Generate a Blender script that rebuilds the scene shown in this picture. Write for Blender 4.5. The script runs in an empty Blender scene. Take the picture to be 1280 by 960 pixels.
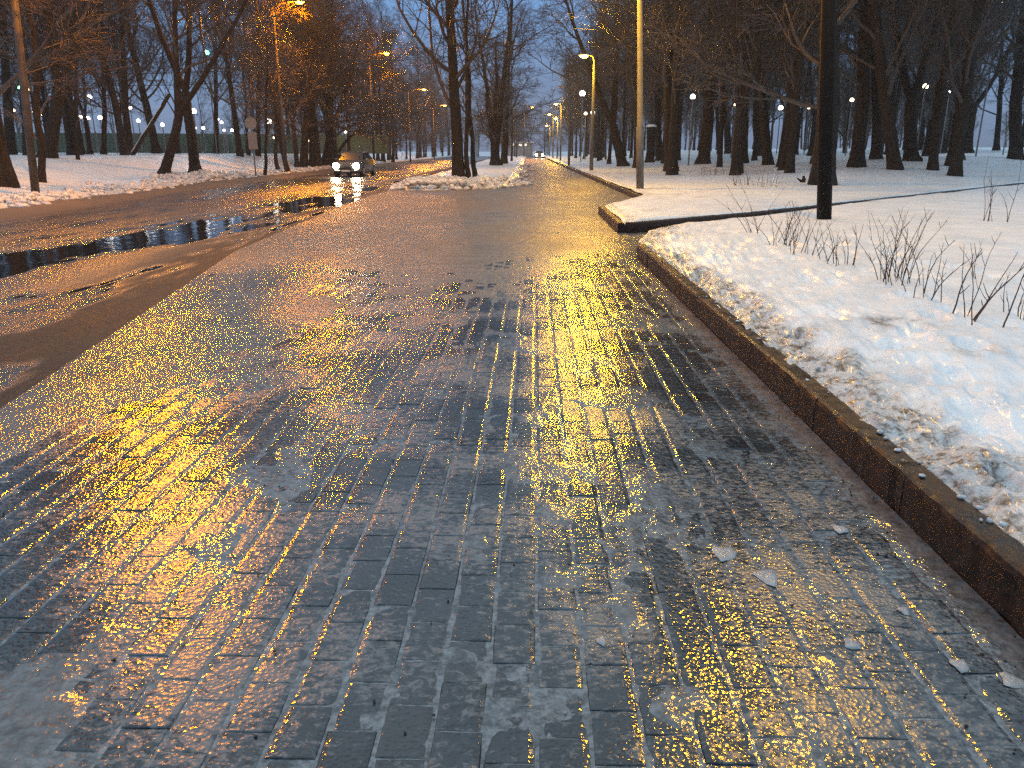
import bpy, bmesh, math, random
import numpy as np
from mathutils import Vector, Matrix

R = math.radians
random.seed(7)
rng = np.random.default_rng(7)
scn = bpy.context.scene
COL = scn.collection

# ------------------------------------------------------------------ camera
CAM_H = 1.5
PITCH = R(16.9)
FPX = 960.0
cam_d = bpy.data.cameras.new('camera')
cam_d.sensor_width = 36.0
cam_d.lens = 36.0 * FPX / 1280.0
cam_d.clip_start = 0.05
cam_d.clip_end = 3000
cam = bpy.data.objects.new('camera', cam_d)
COL.objects.link(cam)
cam.location = (0, 0, CAM_H)
cam.rotation_euler = (R(90) - PITCH, 0, 0)
scn.camera = cam

# ------------------------------------------------------------------ world / light / exposure
scn.view_settings.view_transform = 'Standard'
scn.view_settings.look = 'None'
scn.view_settings.exposure = 0.0
scn.view_settings.gamma = 1.0
scn.cycles.use_denoising = False
scn.cycles.max_bounces = 6
scn.cycles.diffuse_bounces = 2
scn.cycles.glossy_bounces = 3
scn.cycles.transmission_bounces = 4
scn.cycles.volume_bounces = 0
scn.cycles.transparent_max_bounces = 8
scn.cycles.caustics_reflective = False
scn.cycles.caustics_refractive = False
scn.cycles.sample_clamp_indirect = 4.0
scn.cycles.use_light_tree = True

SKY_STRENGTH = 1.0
w = bpy.data.worlds.new('World')
scn.world = w
w.use_nodes = True
nt = w.node_tree
nt.nodes.clear()
N = nt.nodes.new
out = N('ShaderNodeOutputWorld'); bg = N('ShaderNodeBackground')
sky = N('ShaderNodeTexSky'); sky.sky_type = 'NISHITA'; sky.sun_disc = False
sky.sun_elevation = R(4); sky.sun_rotation = R(200)
tc = N('ShaderNodeTexCoord'); sep = N('ShaderNodeSeparateXYZ')
nt.links.new(tc.outputs['Generated'], sep.inputs[0])
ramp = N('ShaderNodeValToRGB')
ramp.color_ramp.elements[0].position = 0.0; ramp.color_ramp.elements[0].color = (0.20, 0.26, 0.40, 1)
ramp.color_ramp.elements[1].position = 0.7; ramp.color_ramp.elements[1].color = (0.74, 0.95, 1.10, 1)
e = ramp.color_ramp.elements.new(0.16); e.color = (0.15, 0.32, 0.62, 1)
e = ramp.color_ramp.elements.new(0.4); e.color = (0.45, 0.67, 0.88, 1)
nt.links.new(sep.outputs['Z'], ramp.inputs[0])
cn = N('ShaderNodeTexNoise'); cn.inputs['Scale'].default_value = 2.2; cn.inputs['Detail'].default_value = 5
mp = N('ShaderNodeMapping'); mp.inputs['Scale'].default_value = (1, 1, 3.5)
nt.links.new(tc.outputs['Generated'], mp.inputs[0]); nt.links.new(mp.outputs[0], cn.inputs['Vector'])
cr = N('ShaderNodeMapRange'); cr.inputs[1].default_value = 0.35; cr.inputs[2].default_value = 0.7
cr.inputs[3].default_value = 0.8; cr.inputs[4].default_value = 1.25
nt.links.new(cn.outputs[0], cr.inputs[0])
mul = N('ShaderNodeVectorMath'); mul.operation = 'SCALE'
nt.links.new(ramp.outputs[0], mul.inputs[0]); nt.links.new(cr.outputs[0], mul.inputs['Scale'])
sk = N('ShaderNodeVectorMath'); sk.operation = 'MULTIPLY'; sk.inputs[1].default_value = (0.004, 0.006, 0.012)
nt.links.new(sky.outputs[0], sk.inputs[0])
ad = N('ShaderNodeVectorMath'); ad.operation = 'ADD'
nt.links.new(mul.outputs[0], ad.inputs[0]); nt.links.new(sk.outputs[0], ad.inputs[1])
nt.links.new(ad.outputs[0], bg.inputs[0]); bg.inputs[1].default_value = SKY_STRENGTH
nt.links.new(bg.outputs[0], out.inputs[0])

# very weak, very soft dusk light
sun_d = bpy.data.lights.new('sun', 'SUN'); sun_d.energy = 0.03; sun_d.angle = R(40); sun_d.color = (0.7, 0.8, 1.0)
sun = bpy.data.objects.new('sun', sun_d); COL.objects.link(sun)
sun.rotation_euler = (R(60), 0, R(200))

SODIUM = (1.0, 0.32, 0.0)
PATHLAMP = (1.0, 0.49, 0.015)
P_ROAD = 3400.0
P_PATH = 1400.0
HAZE = 0.0006

# ------------------------------------------------------------------ generic helpers
def setp(o, label=None, cat=None, group=None, kind=None):
    if label: o['label'] = label
    if cat: o['category'] = cat
    if group: o['group'] = group
    if kind: o['kind'] = kind
    return o

def empty(name, loc=(0, 0, 0), rz=0.0):
    o = bpy.data.objects.new(name, None); COL.objects.link(o)
    o.location = loc; o.rotation_euler = (0, 0, rz); o.empty_display_size = 0.2
    return o

def np_mesh(name, V, F, smooth=True, attrs=None):
    V = np.asarray(V, dtype=np.float32).reshape(-1, 3)
    F = np.asarray(F, dtype=np.int32)
    m = bpy.data.meshes.new(name)
    m.vertices.add(len(V)); m.vertices.foreach_set('co', V.ravel())
    k = F.shape[1]
    m.loops.add(F.size); m.loops.foreach_set('vertex_index', F.ravel())
    m.polygons.add(len(F))
    m.polygons.foreach_set('loop_start', np.arange(0, F.size, k, dtype=np.int32))
    m.update(calc_edges=True)
    m.polygons.foreach_set('use_smooth', np.full(len(F), bool(smooth)))
    for kx, a in (attrs or {}).items():
        at_ = m.attributes.new(kx, 'FLOAT', 'POINT'); at_.data.foreach_set('value', np.asarray(a, dtype=np.float32).ravel())
    m.validate(verbose=False)
    return m

def obj(name, mesh, mat=None, parent=None, loc=None):
    o = bpy.data.objects.new(name, mesh); COL.objects.link(o)
    if mat is not None and len(mesh.materials) == 0: mesh.materials.append(mat)
    if parent is not None: o.parent = parent
    if loc is not None: o.location = loc
    return o

class MB:
    """collects shapes, then one mesh"""
    def __init__(s): s.v = []; s.f = []
    def add(s, V, F):
        b = len(s.v); s.v += [tuple(p) for p in V]; s.f += [tuple(i + b for i in f) for f in F]
    def box(s, c, d, mat=None, taper=1.0, bev=0.0):
        x, y, z = d[0] / 2, d[1] / 2, d[2] / 2
        if bev:
            b = bev
            ring = lambda X, Y, Z: [(-X, -Y, Z), (X, -Y, Z), (X, Y, Z), (-X, Y, Z)]
            P = ring(x - b, y - b, -z) + ring(x, y, -z + b) + ring(x * taper, y * taper, z - b) + ring((x - b) * taper, (y - b) * taper, z)
            F = [(3, 2, 1, 0), (12, 13, 14, 15)]
            for r in range(3):
                for i in range(4):
                    j = (i + 1) % 4; F.append((r * 4 + i, r * 4 + j, r * 4 + 4 + j, r * 4 + 4 + i))
        else:
            P = [(-x, -y, -z), (x, -y, -z), (x, y, -z), (-x, y, -z), (-x * taper, -y * taper, z), (x * taper, -y * taper, z), (x * taper, y * taper, z), (-x * taper, y * taper, z)]
            F = [(3, 2, 1, 0), (4, 5, 6, 7), (0, 1, 5, 4), (1, 2, 6, 5), (2, 3, 7, 6), (3, 0, 4, 7)]
        P = [Vector(p) for p in P]
        if mat is not None: P = [mat @ p for p in P]
        c = Vector(c)
        s.add([p + c for p in P], F)
    def tube(s, pts, rad, sides=8, cap=True):
        pts = [Vector(p) for p in pts]
        if not hasattr(rad, '__len__'): rad = [rad] * len(pts)
        V = []
        u = None
        for i, p in enumerate(pts):
            t = (pts[min(i + 1, len(pts) - 1)] - pts[max(i - 1, 0)]).normalized()
            if u is None:
                r_ = Vector((0, 0, 1)) if abs(t.z) < 0.9 else Vector((1, 0, 0))
                u = r_.cross(t).normalized()
            else:
                u = (u - t * u.dot(t)).normalized()
            v = t.cross(u)
            for k in range(sides):
                a = 2 * math.pi * k / sides
                V.append(p + u * math.cos(a) * rad[i] + v * math.sin(a) * rad[i])
        F = []
        for i in range(len(pts) - 1):
            for k in range(sides):
                j = (k + 1) % sides
                F.append((i * sides + k, i * sides + j, (i + 1) * sides + j, (i + 1) * sides + k))
        if cap:
            F.append(tuple(range(sides - 1, -1, -1))); F.append(tuple((len(pts) - 1) * sides + k for k in range(sides)))
        s.add(V, F)
    def ellipsoid(s, c, r, seg=12, ring=8, zmin=-1.0, jit=0.0):
        V = []; F = []
        for i in range(ring + 1):
            ph = math.pi * i / ring
            for k in range(seg):
                a = 2 * math.pi * k / seg
                q = 1 + random.uniform(-jit, jit)
                V.append((c[0] + r[0] * math.sin(ph) * math.cos(a) * q, c[1] + r[1] * math.sin(ph) * math.sin(a) * q, c[2] + r[2] * max(zmin, math.cos(ph)) * q))
        for i in range(ring):
            for k in range(seg):
                j = (k + 1) % seg
                F.append((i * seg + k, (i + 1) * seg + k, (i + 1) * seg + j, i * seg + j))
        s.add(V, F)
    def mesh(s, name, smooth=False):
        m = bpy.data.meshes.new(name); m.from_pydata([tuple(v) for v in s.v], [], s.f); m.update()
        if smooth: m.polygons.foreach_set('use_smooth', [True] * len(m.polygons))
        return m
    def build(s, name, mat, parent=None, smooth=False, loc=None):
        return obj(name, s.mesh(name, smooth), mat, parent, loc)

# vectorised gradient-ish noise
_perm = np.random.default_rng(3).random((256, 256)).astype(np.float64)
def vnoise(x, y):
    xi = np.floor(x).astype(np.int64); yi = np.floor(y).astype(np.int64)
    fx = x - xi; fy = y - yi
    fx = fx * fx * fx * (fx * (fx * 6 - 15) + 10); fy = fy * fy * fy * (fy * (fy * 6 - 15) + 10)
    g = lambda a, b: _perm[a & 255, b & 255]
    return (g(xi, yi) * (1 - fx) + g(xi + 1, yi) * fx) * (1 - fy) + (g(xi, yi + 1) * (1 - fx) + g(xi + 1, yi + 1) * fx) * fy
def fbm(x, y, oct=4, gain=0.5):
    s = 0; a = 1; t = 0
    for i in range(oct):
        s = s + a * (vnoise(x + 17.3 * i, y + 5.7 * i) - 0.5) * 2; t += a
        x = x * 2.03; y = y * 2.03; a *= gain
    return s / t
def sst(a, b, x):
    t = np.clip((x - a) / (b - a), 0, 1); return t * t * (3 - 2 * t)

# ------------------------------------------------------------------ plan of the place (metres; camera above the origin, +y ahead)
def itp(ys, xs): return lambda y: np.interp(y, ys, xs)
kerb_x = lambda y: 1.60 + 0.02 * y                                     # face of the near kerb
pave_left = itp([0, 4.4, 12, 21.5, 32, 42, 95, 220], [-2.6, -3.1, -4.3, -4.8, -4.9, -5.3, -4.4, -4.0])   # paving / road border
road_far = itp([0, 10, 20, 42, 95, 220], [-11.6, -12.2, -13.0, -14.6, -15.2, -15.5])
far_kerb_x = lambda y: 3.45 + 0.02 * y
med_l = itp([30, 34, 50, 105, 220], [-4.2, -4.9, -4.9, -4.4, -3.6])
med_r = itp([30, 32.5, 36, 60, 95, 220], [-3.6, -0.9, 0.25, 0.9, 1.5, 4.0])
SKY_PTS = [(2.0, 14.9), (5.3, 17.4), (10.4, 22.4), (21.9, 33.9), (60, 72)]
side_y = lambda x: np.interp(x, [p[0] for p in SKY_PTS], [p[1] for p in SKY_PTS])   # the side path's far kerb
side_x = lambda y: np.interp(y, [p[1] for p in SKY_PTS], [p[0] for p in SKY_PTS])

def z_near_snow(x, y):
    L = nearL(y)
    d = x - L
    z = 0.196 + 0.05 * sst(0.0, 0.55, d) + 0.03 * sst(0.5, 3, d)
    # towards the buried side path the snow drops
    dk = (side_y(x) - y)
    z = z - 0.10 * sst(2.2, 0.3, dk) * sst(10, 11, y) * sst(21, 15, y)
    return z
def nearL(y):
    return np.interp(y, [0, 11.3, 12.0, 13.4, 15.2, 17.6, 22.6, 34.1, 72.2], [1.665, 1.895, 1.95, 2.35, 3.0, 5.9, 11.0, 22.5, 60.6])
def z_far_snow(x, y):
    L = farL(y)
    d = x - L
    dk = (side_y(x) - 0) - y; dk = y - side_y(x)
    z = 0.235 + 0.85 * sst(1.5, 24, d) * sst(0.5, 13, np.where(y < 72, dk, 99)) + 0.45 * sst(60, 140, y) * sst(3, 20, d) + 0.5 * sst(30, 70, d)
    return z
def farL(y):
    return np.interp(y, [14.9, 19.4, 24.3, 24.4, 220], [2.12, 2.26, 4.08, 4.08, 8.0])
def z_left(x, y):
    d = road_far(y) - x
    return -0.03 + 0.17 * sst(0, 0.9, d) + 1.05 * sst(1.8, 9, d) + 0.12 * sst(9, 30, d)
def z_med(x, y):
    d = np.minimum(x - med_l(y), med_r(y) - x)
    return 0.02 + 0.22 * sst(0, 0.7, d)

def ground(x, y):
    if x < road_far(y): return float(z_left(x, y))
    if y > 30 and med_l(y) < x < med_r(y): return float(z_med(x, y))
    if y > 14.9 and x > farL(y) and x < side_x(y) : return float(z_far_snow(x, y))
    if x > nearL(y): return float(z_near_snow(x, y))
    if x < pave_left(y): return -0.05
    return 0.0

def ray(px, py):
    d = Vector(((px - 640) / FPX, 1.0, -(py - 480) / FPX))
    c, s = math.cos(PITCH), math.sin(PITCH)
    return Vector((d.x, d.y * c + d.z * s, d.z * c - d.y * s))
def hit(px, py, far=400):
    """the ground point seen at a photograph pixel"""
    d = ray(px, py); t = 1.0; prev = t
    while t < far:
        p = Vector((0, 0, CAM_H)) + d * t
        if p.z <= ground(p.x, p.y):
            a, b = prev, t
            for _ in range(12):
                m = (a + b) / 2; p = Vector((0, 0, CAM_H)) + d * m
                if p.z <= ground(p.x, p.y): b = m
                else: a = m
            return Vector((p.x, p.y, ground(p.x, p.y)))
        prev = t; t *= 1.012
    return Vector((0, 0, CAM_H)) + d * far
def atY(px, py, y):
    d = ray(px, py); t = y / d.y
    return Vector((0, 0, CAM_H)) + d * t
def m_per_px(p):
    return (p.y * math.cos(PITCH) + (CAM_H - p.z) * math.sin(PITCH)) / FPX

# ------------------------------------------------------------------ materials
def mat(name):
    m = bpy.data.materials.new(name); m.use_nodes = True
    t = m.node_tree; b = t.nodes['Principled BSDF']
    return m, t, b
def nd(t, ty, **kw):
    n = t.nodes.new(ty)
    for k, v in kw.items(): setattr(n, k, v)
    return n
def noise(t, vec, scale, detail=4, rough=0.5, dist=0.0):
    n = nd(t, 'ShaderNodeTexNoise'); n.inputs['Scale'].default_value = scale; n.inputs['Detail'].default_value = detail
    n.inputs['Roughness'].default_value = rough; n.inputs['Distortion'].default_value = dist
    if vec is not None: t.links.new(vec, n.inputs['Vector'])
    return n.outputs[0]
def rng_(t, v, a, b, c, d):
    n = nd(t, 'ShaderNodeMapRange')
    for i, q in enumerate((a, b, c, d)): n.inputs[i + 1].default_value = q
    t.links.new(v, n.inputs[0]); return n.outputs[0]
def mixc(t, f, a, b):
    n = nd(t, 'ShaderNodeMix', data_type='RGBA')
    if hasattr(f, 'default_value') or hasattr(f, 'links'): t.links.new(f, n.inputs[0])
    else: n.inputs[0].default_value = f
    for s, q in ((6, a), (7, b)):
        if isinstance(q, (tuple, list)): n.inputs[s].default_value = (*q[:3], 1)
        else: t.links.new(q, n.inputs[s])
    return n.outputs[2]
def mth(t, op, a, b=None, clamp=False):
    n = nd(t, 'ShaderNodeMath', operation=op); n.use_clamp = clamp
    for i, q in enumerate((a, b)):
        if q is None: continue
        if isinstance(q, (int, float)): n.inputs[i].default_value = q
        else: t.links.new(q, n.inputs[i])
    return n.outputs[0]
def bump(t, h, strength, dist, nrm=None):
    n = nd(t, 'ShaderNodeBump'); n.inputs['Strength'].default_value = strength; n.inputs['Distance'].default_value = dist
    t.links.new(h, n.inputs['Height'])
    if nrm is not None: t.links.new(nrm, n.inputs['Normal'])
    return n.outputs[0]
def pos(t):
    return nd(t, 'ShaderNodeNewGeometry').outputs['Position']
def attr(t, name):
    n = nd(t, 'ShaderNodeAttribute'); n.attribute_name = name; return n.outputs['Fac']
def voro(t, vec, scale, feature='F1'):
    n = nd(t, 'ShaderNodeTexVoronoi', feature=feature); n.inputs['Scale'].default_value = scale
    t.links.new(vec, n.inputs['Vector']); return n
def stretch(t, vec, sx, sy, sz=1.0):
    n = nd(t, 'ShaderNodeMapping'); n.inputs['Scale'].default_value = (sx, sy, sz)
    t.links.new(vec, n.inputs[0]); return n.outputs[0]
def plain(name, col, rough=0.5, metal=0.0, spec=0.5, vary=0.15, scale=8, bmp=0.0):
    m, t, b = mat(name)
    p = pos(t)
    n = noise(t, p, scale, 4)
    f = rng_(t, n, 0.3, 0.7, 0, 1)
    lo = tuple(c * (1 - vary) for c in col); hi = tuple(min(1, c * (1 + vary)) for c in col)
    t.links.new(mixc(t, f, lo, hi), b.inputs['Base Color'])
    b.inputs['Roughness'].default_value = rough; b.inputs['Metallic'].default_value = metal
    b.inputs['Specular IOR Level'].default_value = spec
    if bmp: t.links.new(bump(t, noise(t, p, scale * 6, 4), 0.6, bmp), b.inputs['Normal'])
    return m
def emit(name, col, strength):
    m, t, b = mat(name)
    b.inputs['Base Color'].default_value = (0.8, 0.8, 0.8, 1)
    b.inputs['Emission Color'].default_value = (*col, 1); b.inputs['Emission Strength'].default_value = strength
    return m

# wet frosted concrete paver
def m_brick():
    m, t, b = mat('wet_icy_concrete')
    p = pos(t)
    info = nd(t, 'ShaderNodeObjectInfo')
    vb = attr(t, 'tone')
    frost_n = noise(t, stretch(t, p, 0.75, 1.15), 30, 9, 0.80, 0.5)
    frost_b = noise(t, p, 1.3, 3, 0.5)
    f = mth(t, 'ADD', frost_n, mth(t, 'MULTIPLY', mth(t, 'SUBTRACT', frost_b, 0.5), 0.75))
    frost = rng_(t, f, 0.485, 0.575, 0, 1)
    dark = mixc(t, rng_(t, noise(t, p, 3.0, 3), 0.35, 0.65, 0, 1), (0.005, 0.007, 0.010), (0.018, 0.023, 0.030))
    dark = mixc(t, mth(t, 'MULTIPLY', vb, 0.6), dark, (0.038, 0.038, 0.038))
    col = mixc(t, mth(t, 'MULTIPLY', frost, 0.85), dark, (0.115, 0.135, 0.152))
    t.links.new(col, b.inputs['Base Color'])
    t.links.new(rng_(t, frost, 0, 1, 0.12, 0.30), b.inputs['Roughness'])
    b.inputs['Specular IOR Level'].default_value = 0.68
    v1 = voro(t, p, 66).outputs['Distance']
    n2 = noise(t, p, 34, 3, 0.6)
    n3 = noise(t, p, 9, 3, 0.5)
    nrm = bump(t, n3, 0.35, 0.006)
    nrm = bump(t, n2, 0.50, 0.0027, nrm)
    nrm = bump(t, v1, 0.50, 0.0027, nrm)
    t.links.new(nrm, b.inputs['Normal'])
    return m
def m_ice():
    m, t, b = mat('granular_ice_crust')
    p = pos(t)
    cov = attr(t, 'cover')
    warm = attr(t, 'dirt')
    n = rng_(t, noise(t, p, 22, 9, 0.78), 0.42, 0.60, 0, 1)
    nb = rng_(t, noise(t, stretch(t, p, 1, 0.5), 0.9, 4, 0.55), 0.38, 0.62, 0, 1)
    icy = mixc(t, n, (0.024, 0.027, 0.030), (0.125, 0.134, 0.142))
    icy = mixc(t, mth(t, 'MULTIPLY', nb, 0.7), icy, (0.075, 0.068, 0.064))
    st_ = rng_(t, noise(t, stretch(t, p, 0.5, 1.6), 2.6, 6, 0.65), 0.40, 0.62, 0, 1)
    icy = mixc(t, mth(t, 'MULTIPLY', st_, 0.40), icy, (0.23, 0.225, 0.23))
    icy = mixc(t, mth(t, 'MULTIPLY', warm, 0.8), icy, (0.125, 0.098, 0.078))
    joint = mixc(t, n, (0.035, 0.042, 0.048), (0.18, 0.205, 0.225))
    t.links.new(mixc(t, cov, joint, icy), b.inputs['Base Color'])
    mt = attr(t, 'matte')
    t.links.new(mth(t, 'ADD', rng_(t, nb, 0, 1, 0.10, 0.20), mth(t, 'MULTIPLY', mt, 0.30)), b.inputs['Roughness'])
    t.links.new(mth(t, 'SUBTRACT', 0.7, mth(t, 'MULTIPLY', mt, 0.4)), b.inputs['Specular IOR Level'])
    v1 = voro(t, p, 55).outputs['Distance']
    n2 = noise(t, p, 30, 4, 0.65)
    n3 = noise(t, p, 6, 3)
    gl = attr(t, 'glint')
    nrm = bump(t, n3, 0.4, 0.010)
    def bs(h, lo, hi, d, nrm):
        n = nd(t, 'ShaderNodeBump'); n.inputs['Distance'].default_value = d
        t.links.new(h, n.inputs['Height']); t.links.new(rng_(t, gl, 0, 1, lo, hi), n.inputs['Strength']); t.links.new(nrm, n.inputs['Normal'])
        return n.outputs[0]
    nrm = bs(n2, 0.26, 0.60, 0.006, nrm)
    nrm = bs(v1, 0.30, 0.68, 0.005, nrm)
    t.links.new(nrm, b.inputs['Normal'])
    return m
def m_road():
    m, t, b = mat('wet_slushy_asphalt')
    p = pos(t); wet = attr(t, 'wet'); sl = attr(t, 'slush')
    n = noise(t, stretch(t, p, 1, 0.22), 3.5, 6, 0.6)
    nf = rng_(t, n, 0.38, 0.64, 0, 1)
    base = mixc(t, nf, (0.022, 0.018, 0.016), (0.055, 0.043, 0.036))
    fine = rng_(t, noise(t, p, 22, 6, 0.65), 0.4, 0.62, 0, 1)
    base = mixc(t, mth(t, 'MULTIPLY', fine, 0.4), base, (0.105, 0.085, 0.070))
    base = mixc(t, mth(t, 'MULTIPLY', sl, 0.8), base, (0.13, 0.11, 0.095))
    t.links.new(base, b.inputs['Base Color'])
    rr = mth(t, 'SUBTRACT', rng_(t, nf, 0, 1, 0.62, 0.74), mth(t, 'MULTIPLY', wet, 0.50))
    t.links.new(mth(t, 'ADD', 0.15, mth(t, 'MULTIPLY', wet, 0.6)), b.inputs['Specular IOR Level'])
    t.links.new(rr, b.inputs['Roughness'])
    nrm = bump(t, noise(t, stretch(t, p, 1, 0.35), 7, 4, 0.6), 0.7, 0.03)
    nrm = bump(t, noise(t, p, 24, 6, 0.75), 0.9, 0.016, nrm)
    t.links.new(nrm, b.inputs['Normal'])
    return m
def m_snow(name='icy_snow', fine=1.0):
    m, t, b = mat(name)
    p = pos(t); dirt = attr(t, 'dirt')
    n = noise(t, p, 2.2, 5, 0.6)
    white = mixc(t, rng_(t, n, 0.35, 0.65, 0, 1), (0.70, 0.74, 0.78), (0.88, 0.89, 0.90))
    g = rng_(t, noise(t, p, 16, 6, 0.7), 0.46, 0.60, 0, 1)
    dm = mth(t, 'MULTIPLY', dirt, mth(t, 'ADD', mth(t, 'MULTIPLY', g, 0.6), 0.4), True)
    br = mixc(t, rng_(t, noise(t, p, 40, 4, 0.6), 0.4, 0.6, 0, 1), (0.025, 0.020, 0.015), (0.17, 0.135, 0.11))
    t.links.new(mixc(t, dm, white, br), b.inputs['Base Color'])
    b.inputs['Roughness'].default_value = 0.42
    b.inputs['Specular IOR Level'].default_value = 0.5
    b.inputs['Coat Weight'].default_value = 0.22; b.inputs['Coat Roughness'].default_value = 0.20
    nrm = bump(t, noise(t, p, 9, 5, 0.6), 0.7, 0.03 * fine)
    nrm = bump(t, noise(t, p, 38, 4, 0.65), 0.75, 0.010 * fine, nrm)
    nrm = bump(t, voro(t, p, 110).outputs['Distance'], 0.5, 0.003 * fine, nrm)
    t.links.new(nrm, b.inputs['Normal'])
    return m
def m_kerb():
    m, t, b = mat('stained_wet_kerb_concrete')
    p = pos(t)
    n = rng_(t, noise(t, stretch(t, p, 1, 1, 2.5), 6, 7, 0.65), 0.36, 0.64, 0, 1)
    c = mixc(t, n, (0.007, 0.0035, 0.0022), (0.036, 0.017, 0.010))
    g = rng_(t, noise(t, p, 25, 5, 0.6), 0.5, 0.66, 0, 1)
    c = mixc(t, mth(t, 'MULTIPLY', g, 0.22), c, (0.10, 0.075, 0.06))
    t.links.new(c, b.inputs['Base Color'])
    t.links.new(rng_(t, n, 0, 1, 0.26, 0.55), b.inputs['Roughness'])
    nrm = bump(t, noise(t, p, 12, 5, 0.6), 0.6, 0.012)
    nrm = bump(t, noise(t, p, 50, 4, 0.7), 0.5, 0.004, nrm)
    b.inputs['Specular IOR Level'].default_value = 0.28
    t.links.new(nrm, b.inputs['Normal'])
    return m
def m_bark(name, c0, c1, rough=0.85):
    m, t, b = mat(name)
    tcn = nd(t, 'ShaderNodeTexCoord').outputs['Object']
    s = stretch(t, tcn, 1, 1, 0.18)
    n = noise(t, s, 22, 6, 0.65, 0.6)
    f = rng_(t, n, 0.38, 0.62, 0, 1)
    c = mixc(t, f, c0, c1)
    big = rng_(t, noise(t, tcn, 1.4, 3), 0.45, 0.62, 0, 1)
    c = mixc(t, mth(t, 'MULTIPLY', big, 0.35), c, (0.026, 0.026, 0.018))
    t.links.new(c, b.inputs['Base Color'])
    b.inputs['Roughness'].default_value = rough
    b.inputs['Specular IOR Level'].default_value = 0.2 if rough > .6 else 0.5
    t.links.new(bump(t, n, 1.0, 0.03), b.inputs['Normal'])
    return m
M_BRICK = m_brick(); M_ICE = m_ice(); M_ROAD = m_road(); M_SNOW = m_snow(); M_KERB = m_kerb()
M_BARK = m_bark('dark_wet_bark', (0.006, 0.0048, 0.004), (0.024, 0.018, 0.014))
M_TWIG = m_bark('ice_glazed_twigs', (0.016, 0.011, 0.009), (0.055, 0.034, 0.024), 0.45)
M_PALEWOOD = plain('split_pale_wood', (0.42, 0.33, 0.25), 0.8, bmp=0.01)
M_STEEL = plain('galvanised_post_steel', (0.085, 0.084, 0.082), 0.75, 0.0, vary=0.25, scale=5)
M_ROADPOST = plain('brown_stained_post', (0.035, 0.028, 0.024), 0.7, vary=0.4, scale=4)
M_BLACKPOST = plain('silhouette_black_post', (0.004, 0.004, 0.0045), 0.7, spec=0.12, vary=0.4, scale=6)  # post's dark silhouette against the light, put into its base colour
M_HOUSING = plain('grey_lamp_housing', (0.16, 0.16, 0.16), 0.5)
M_STEM = plain('dry_shrub_stem', (0.055, 0.028, 0.018), 0.6, vary=0.4, scale=30)
M_EARTH = plain('frozen_ground', (0.10, 0.09, 0.08), 0.9)
M_SIGN = plain('dull_sign_metal', (0.22, 0.22, 0.22), 0.6, 0.3)
M_FENCE = plain('green_fence_sheet', (0.060, 0.120, 0.095), 0.6, vary=0.2, scale=1.5)
M_FENCEPOST = plain('dark_fence_post', (0.05, 0.06, 0.055), 0.6)

# ------------------------------------------------------------------ large ground
def grid_sheet(name, ys, left, right, ncol, zf, material, attrs=None, pw=1.0, kind='structure'):
    """rows at ys; columns run from left(y) to right(y)"""
    u = np.linspace(0, 1, ncol) ** pw
    Y = np.repeat(ys[:, None], ncol, 1)
    L = np.asarray([left(y) for y in ys], dtype=float)[:, None]; Rr = np.asarray([right(y) for y in ys], dtype=float)[:, None]
    X = L + (Rr - L) * u[None, :]
    Z = zf(X, Y)
    V = np.stack([X, Y, Z], -1).reshape(-1, 3)
    r, c = np.meshgrid(np.arange(len(ys) - 1), np.arange(ncol - 1), indexing='ij')
    i = (r * ncol + c).ravel()
    F = np.stack([i, i + 1, i + 1 + ncol, i + ncol], 1)
    at_ = {k: f(X, Y, Z) for k, f in (attrs or {}).items()}
    o = obj(name, np_mesh(name, V, F, True, at_), material)
    o['kind'] = kind
    return o
def rows(a, b, d0, k):
    r = [a]
    while r[-1] < b: r.append(r[-1] + d0 + k * r[-1] ** 1.6)
    r[-1] = b
    return np.array(r)

# base ground reaching the horizon
gm = MB(); gm.add([(-900, -60, -0.35), (900, -60, -0.35), (900, 1500, -0.35), (-900, 1500, -0.35)], [(0, 1, 2, 3)])
g0 = gm.build('ground', plain('distant_snowy_ground', (0.55, 0.57, 0.60), 0.8)); g0['kind'] = 'structure'

# road with a shallow basin that the puddle fills
basin_x = itp([0, 9, 14, 20, 30, 45, 70], [-8.0, -7.2, -6.8, -6.3, -6.4, -6.9, -7.4])
def z_road(X, Y):
    d = X - basin_x(Y)
    z = -0.040 + 0.018 * np.sin((X + 9.5) * 0.9) * 0.3
    depth = np.interp(Y, [0, 6, 10, 18, 26, 34, 50, 300], [0.010, 0.020, 0.030, 0.026, 0.024, 0.020, 0.0, 0.0])
    z = z - depth * np.exp(-(d / 1.35) ** 2)
    z = z + 0.026 * fbm(X * 1.5, Y * 0.42, 4) + 0.018 * fbm(X * 4.2, Y * 1.3, 4)
    dl = X - road_far(Y)
    z = z + 0.10 * sst(1.0, 0.0, dl) * (0.6 + 0.8 * vnoise(X * 2, Y * 1.1))
    dr = pave_left(Y) - X
    z = z + 0.028 * sst(0.35, 0.0, dr)
    return z
WATER_Z = -0.0585
def a_wet(X, Y, Z):
    dr = pave_left(Y) - X
    w_ = sst(0.9, 1.9, dr) * sst(0.3, 2.4, X - road_far(Y))
    w_ = w_ * (0.55 + 0.45 * sst(-0.2, 0.35, fbm(X * 0.8, Y * 0.12, 3)))
    return np.clip(w_ + sst(0.012, 0.0, Z - WATER_Z), 0, 1)
def a_slush(X, Y, Z):
    return np.clip(sst(1.6, 0.2, X - road_far(Y)) + 0.55 * sst(0.1, 0.5, fbm(X * 0.9 + 4, Y * 0.10, 4)), 0, 1)
ry = rows(1.0, 230, 0.04, 0.006)
grid_sheet('road', ry, lambda y: road_far(y) - 0.3, lambda y: pave_left(y) if y < 30 else med_l(y) + 0.25, 260, z_road, M_ROAD, {'wet': a_wet, 'slush': a_slush})

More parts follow.
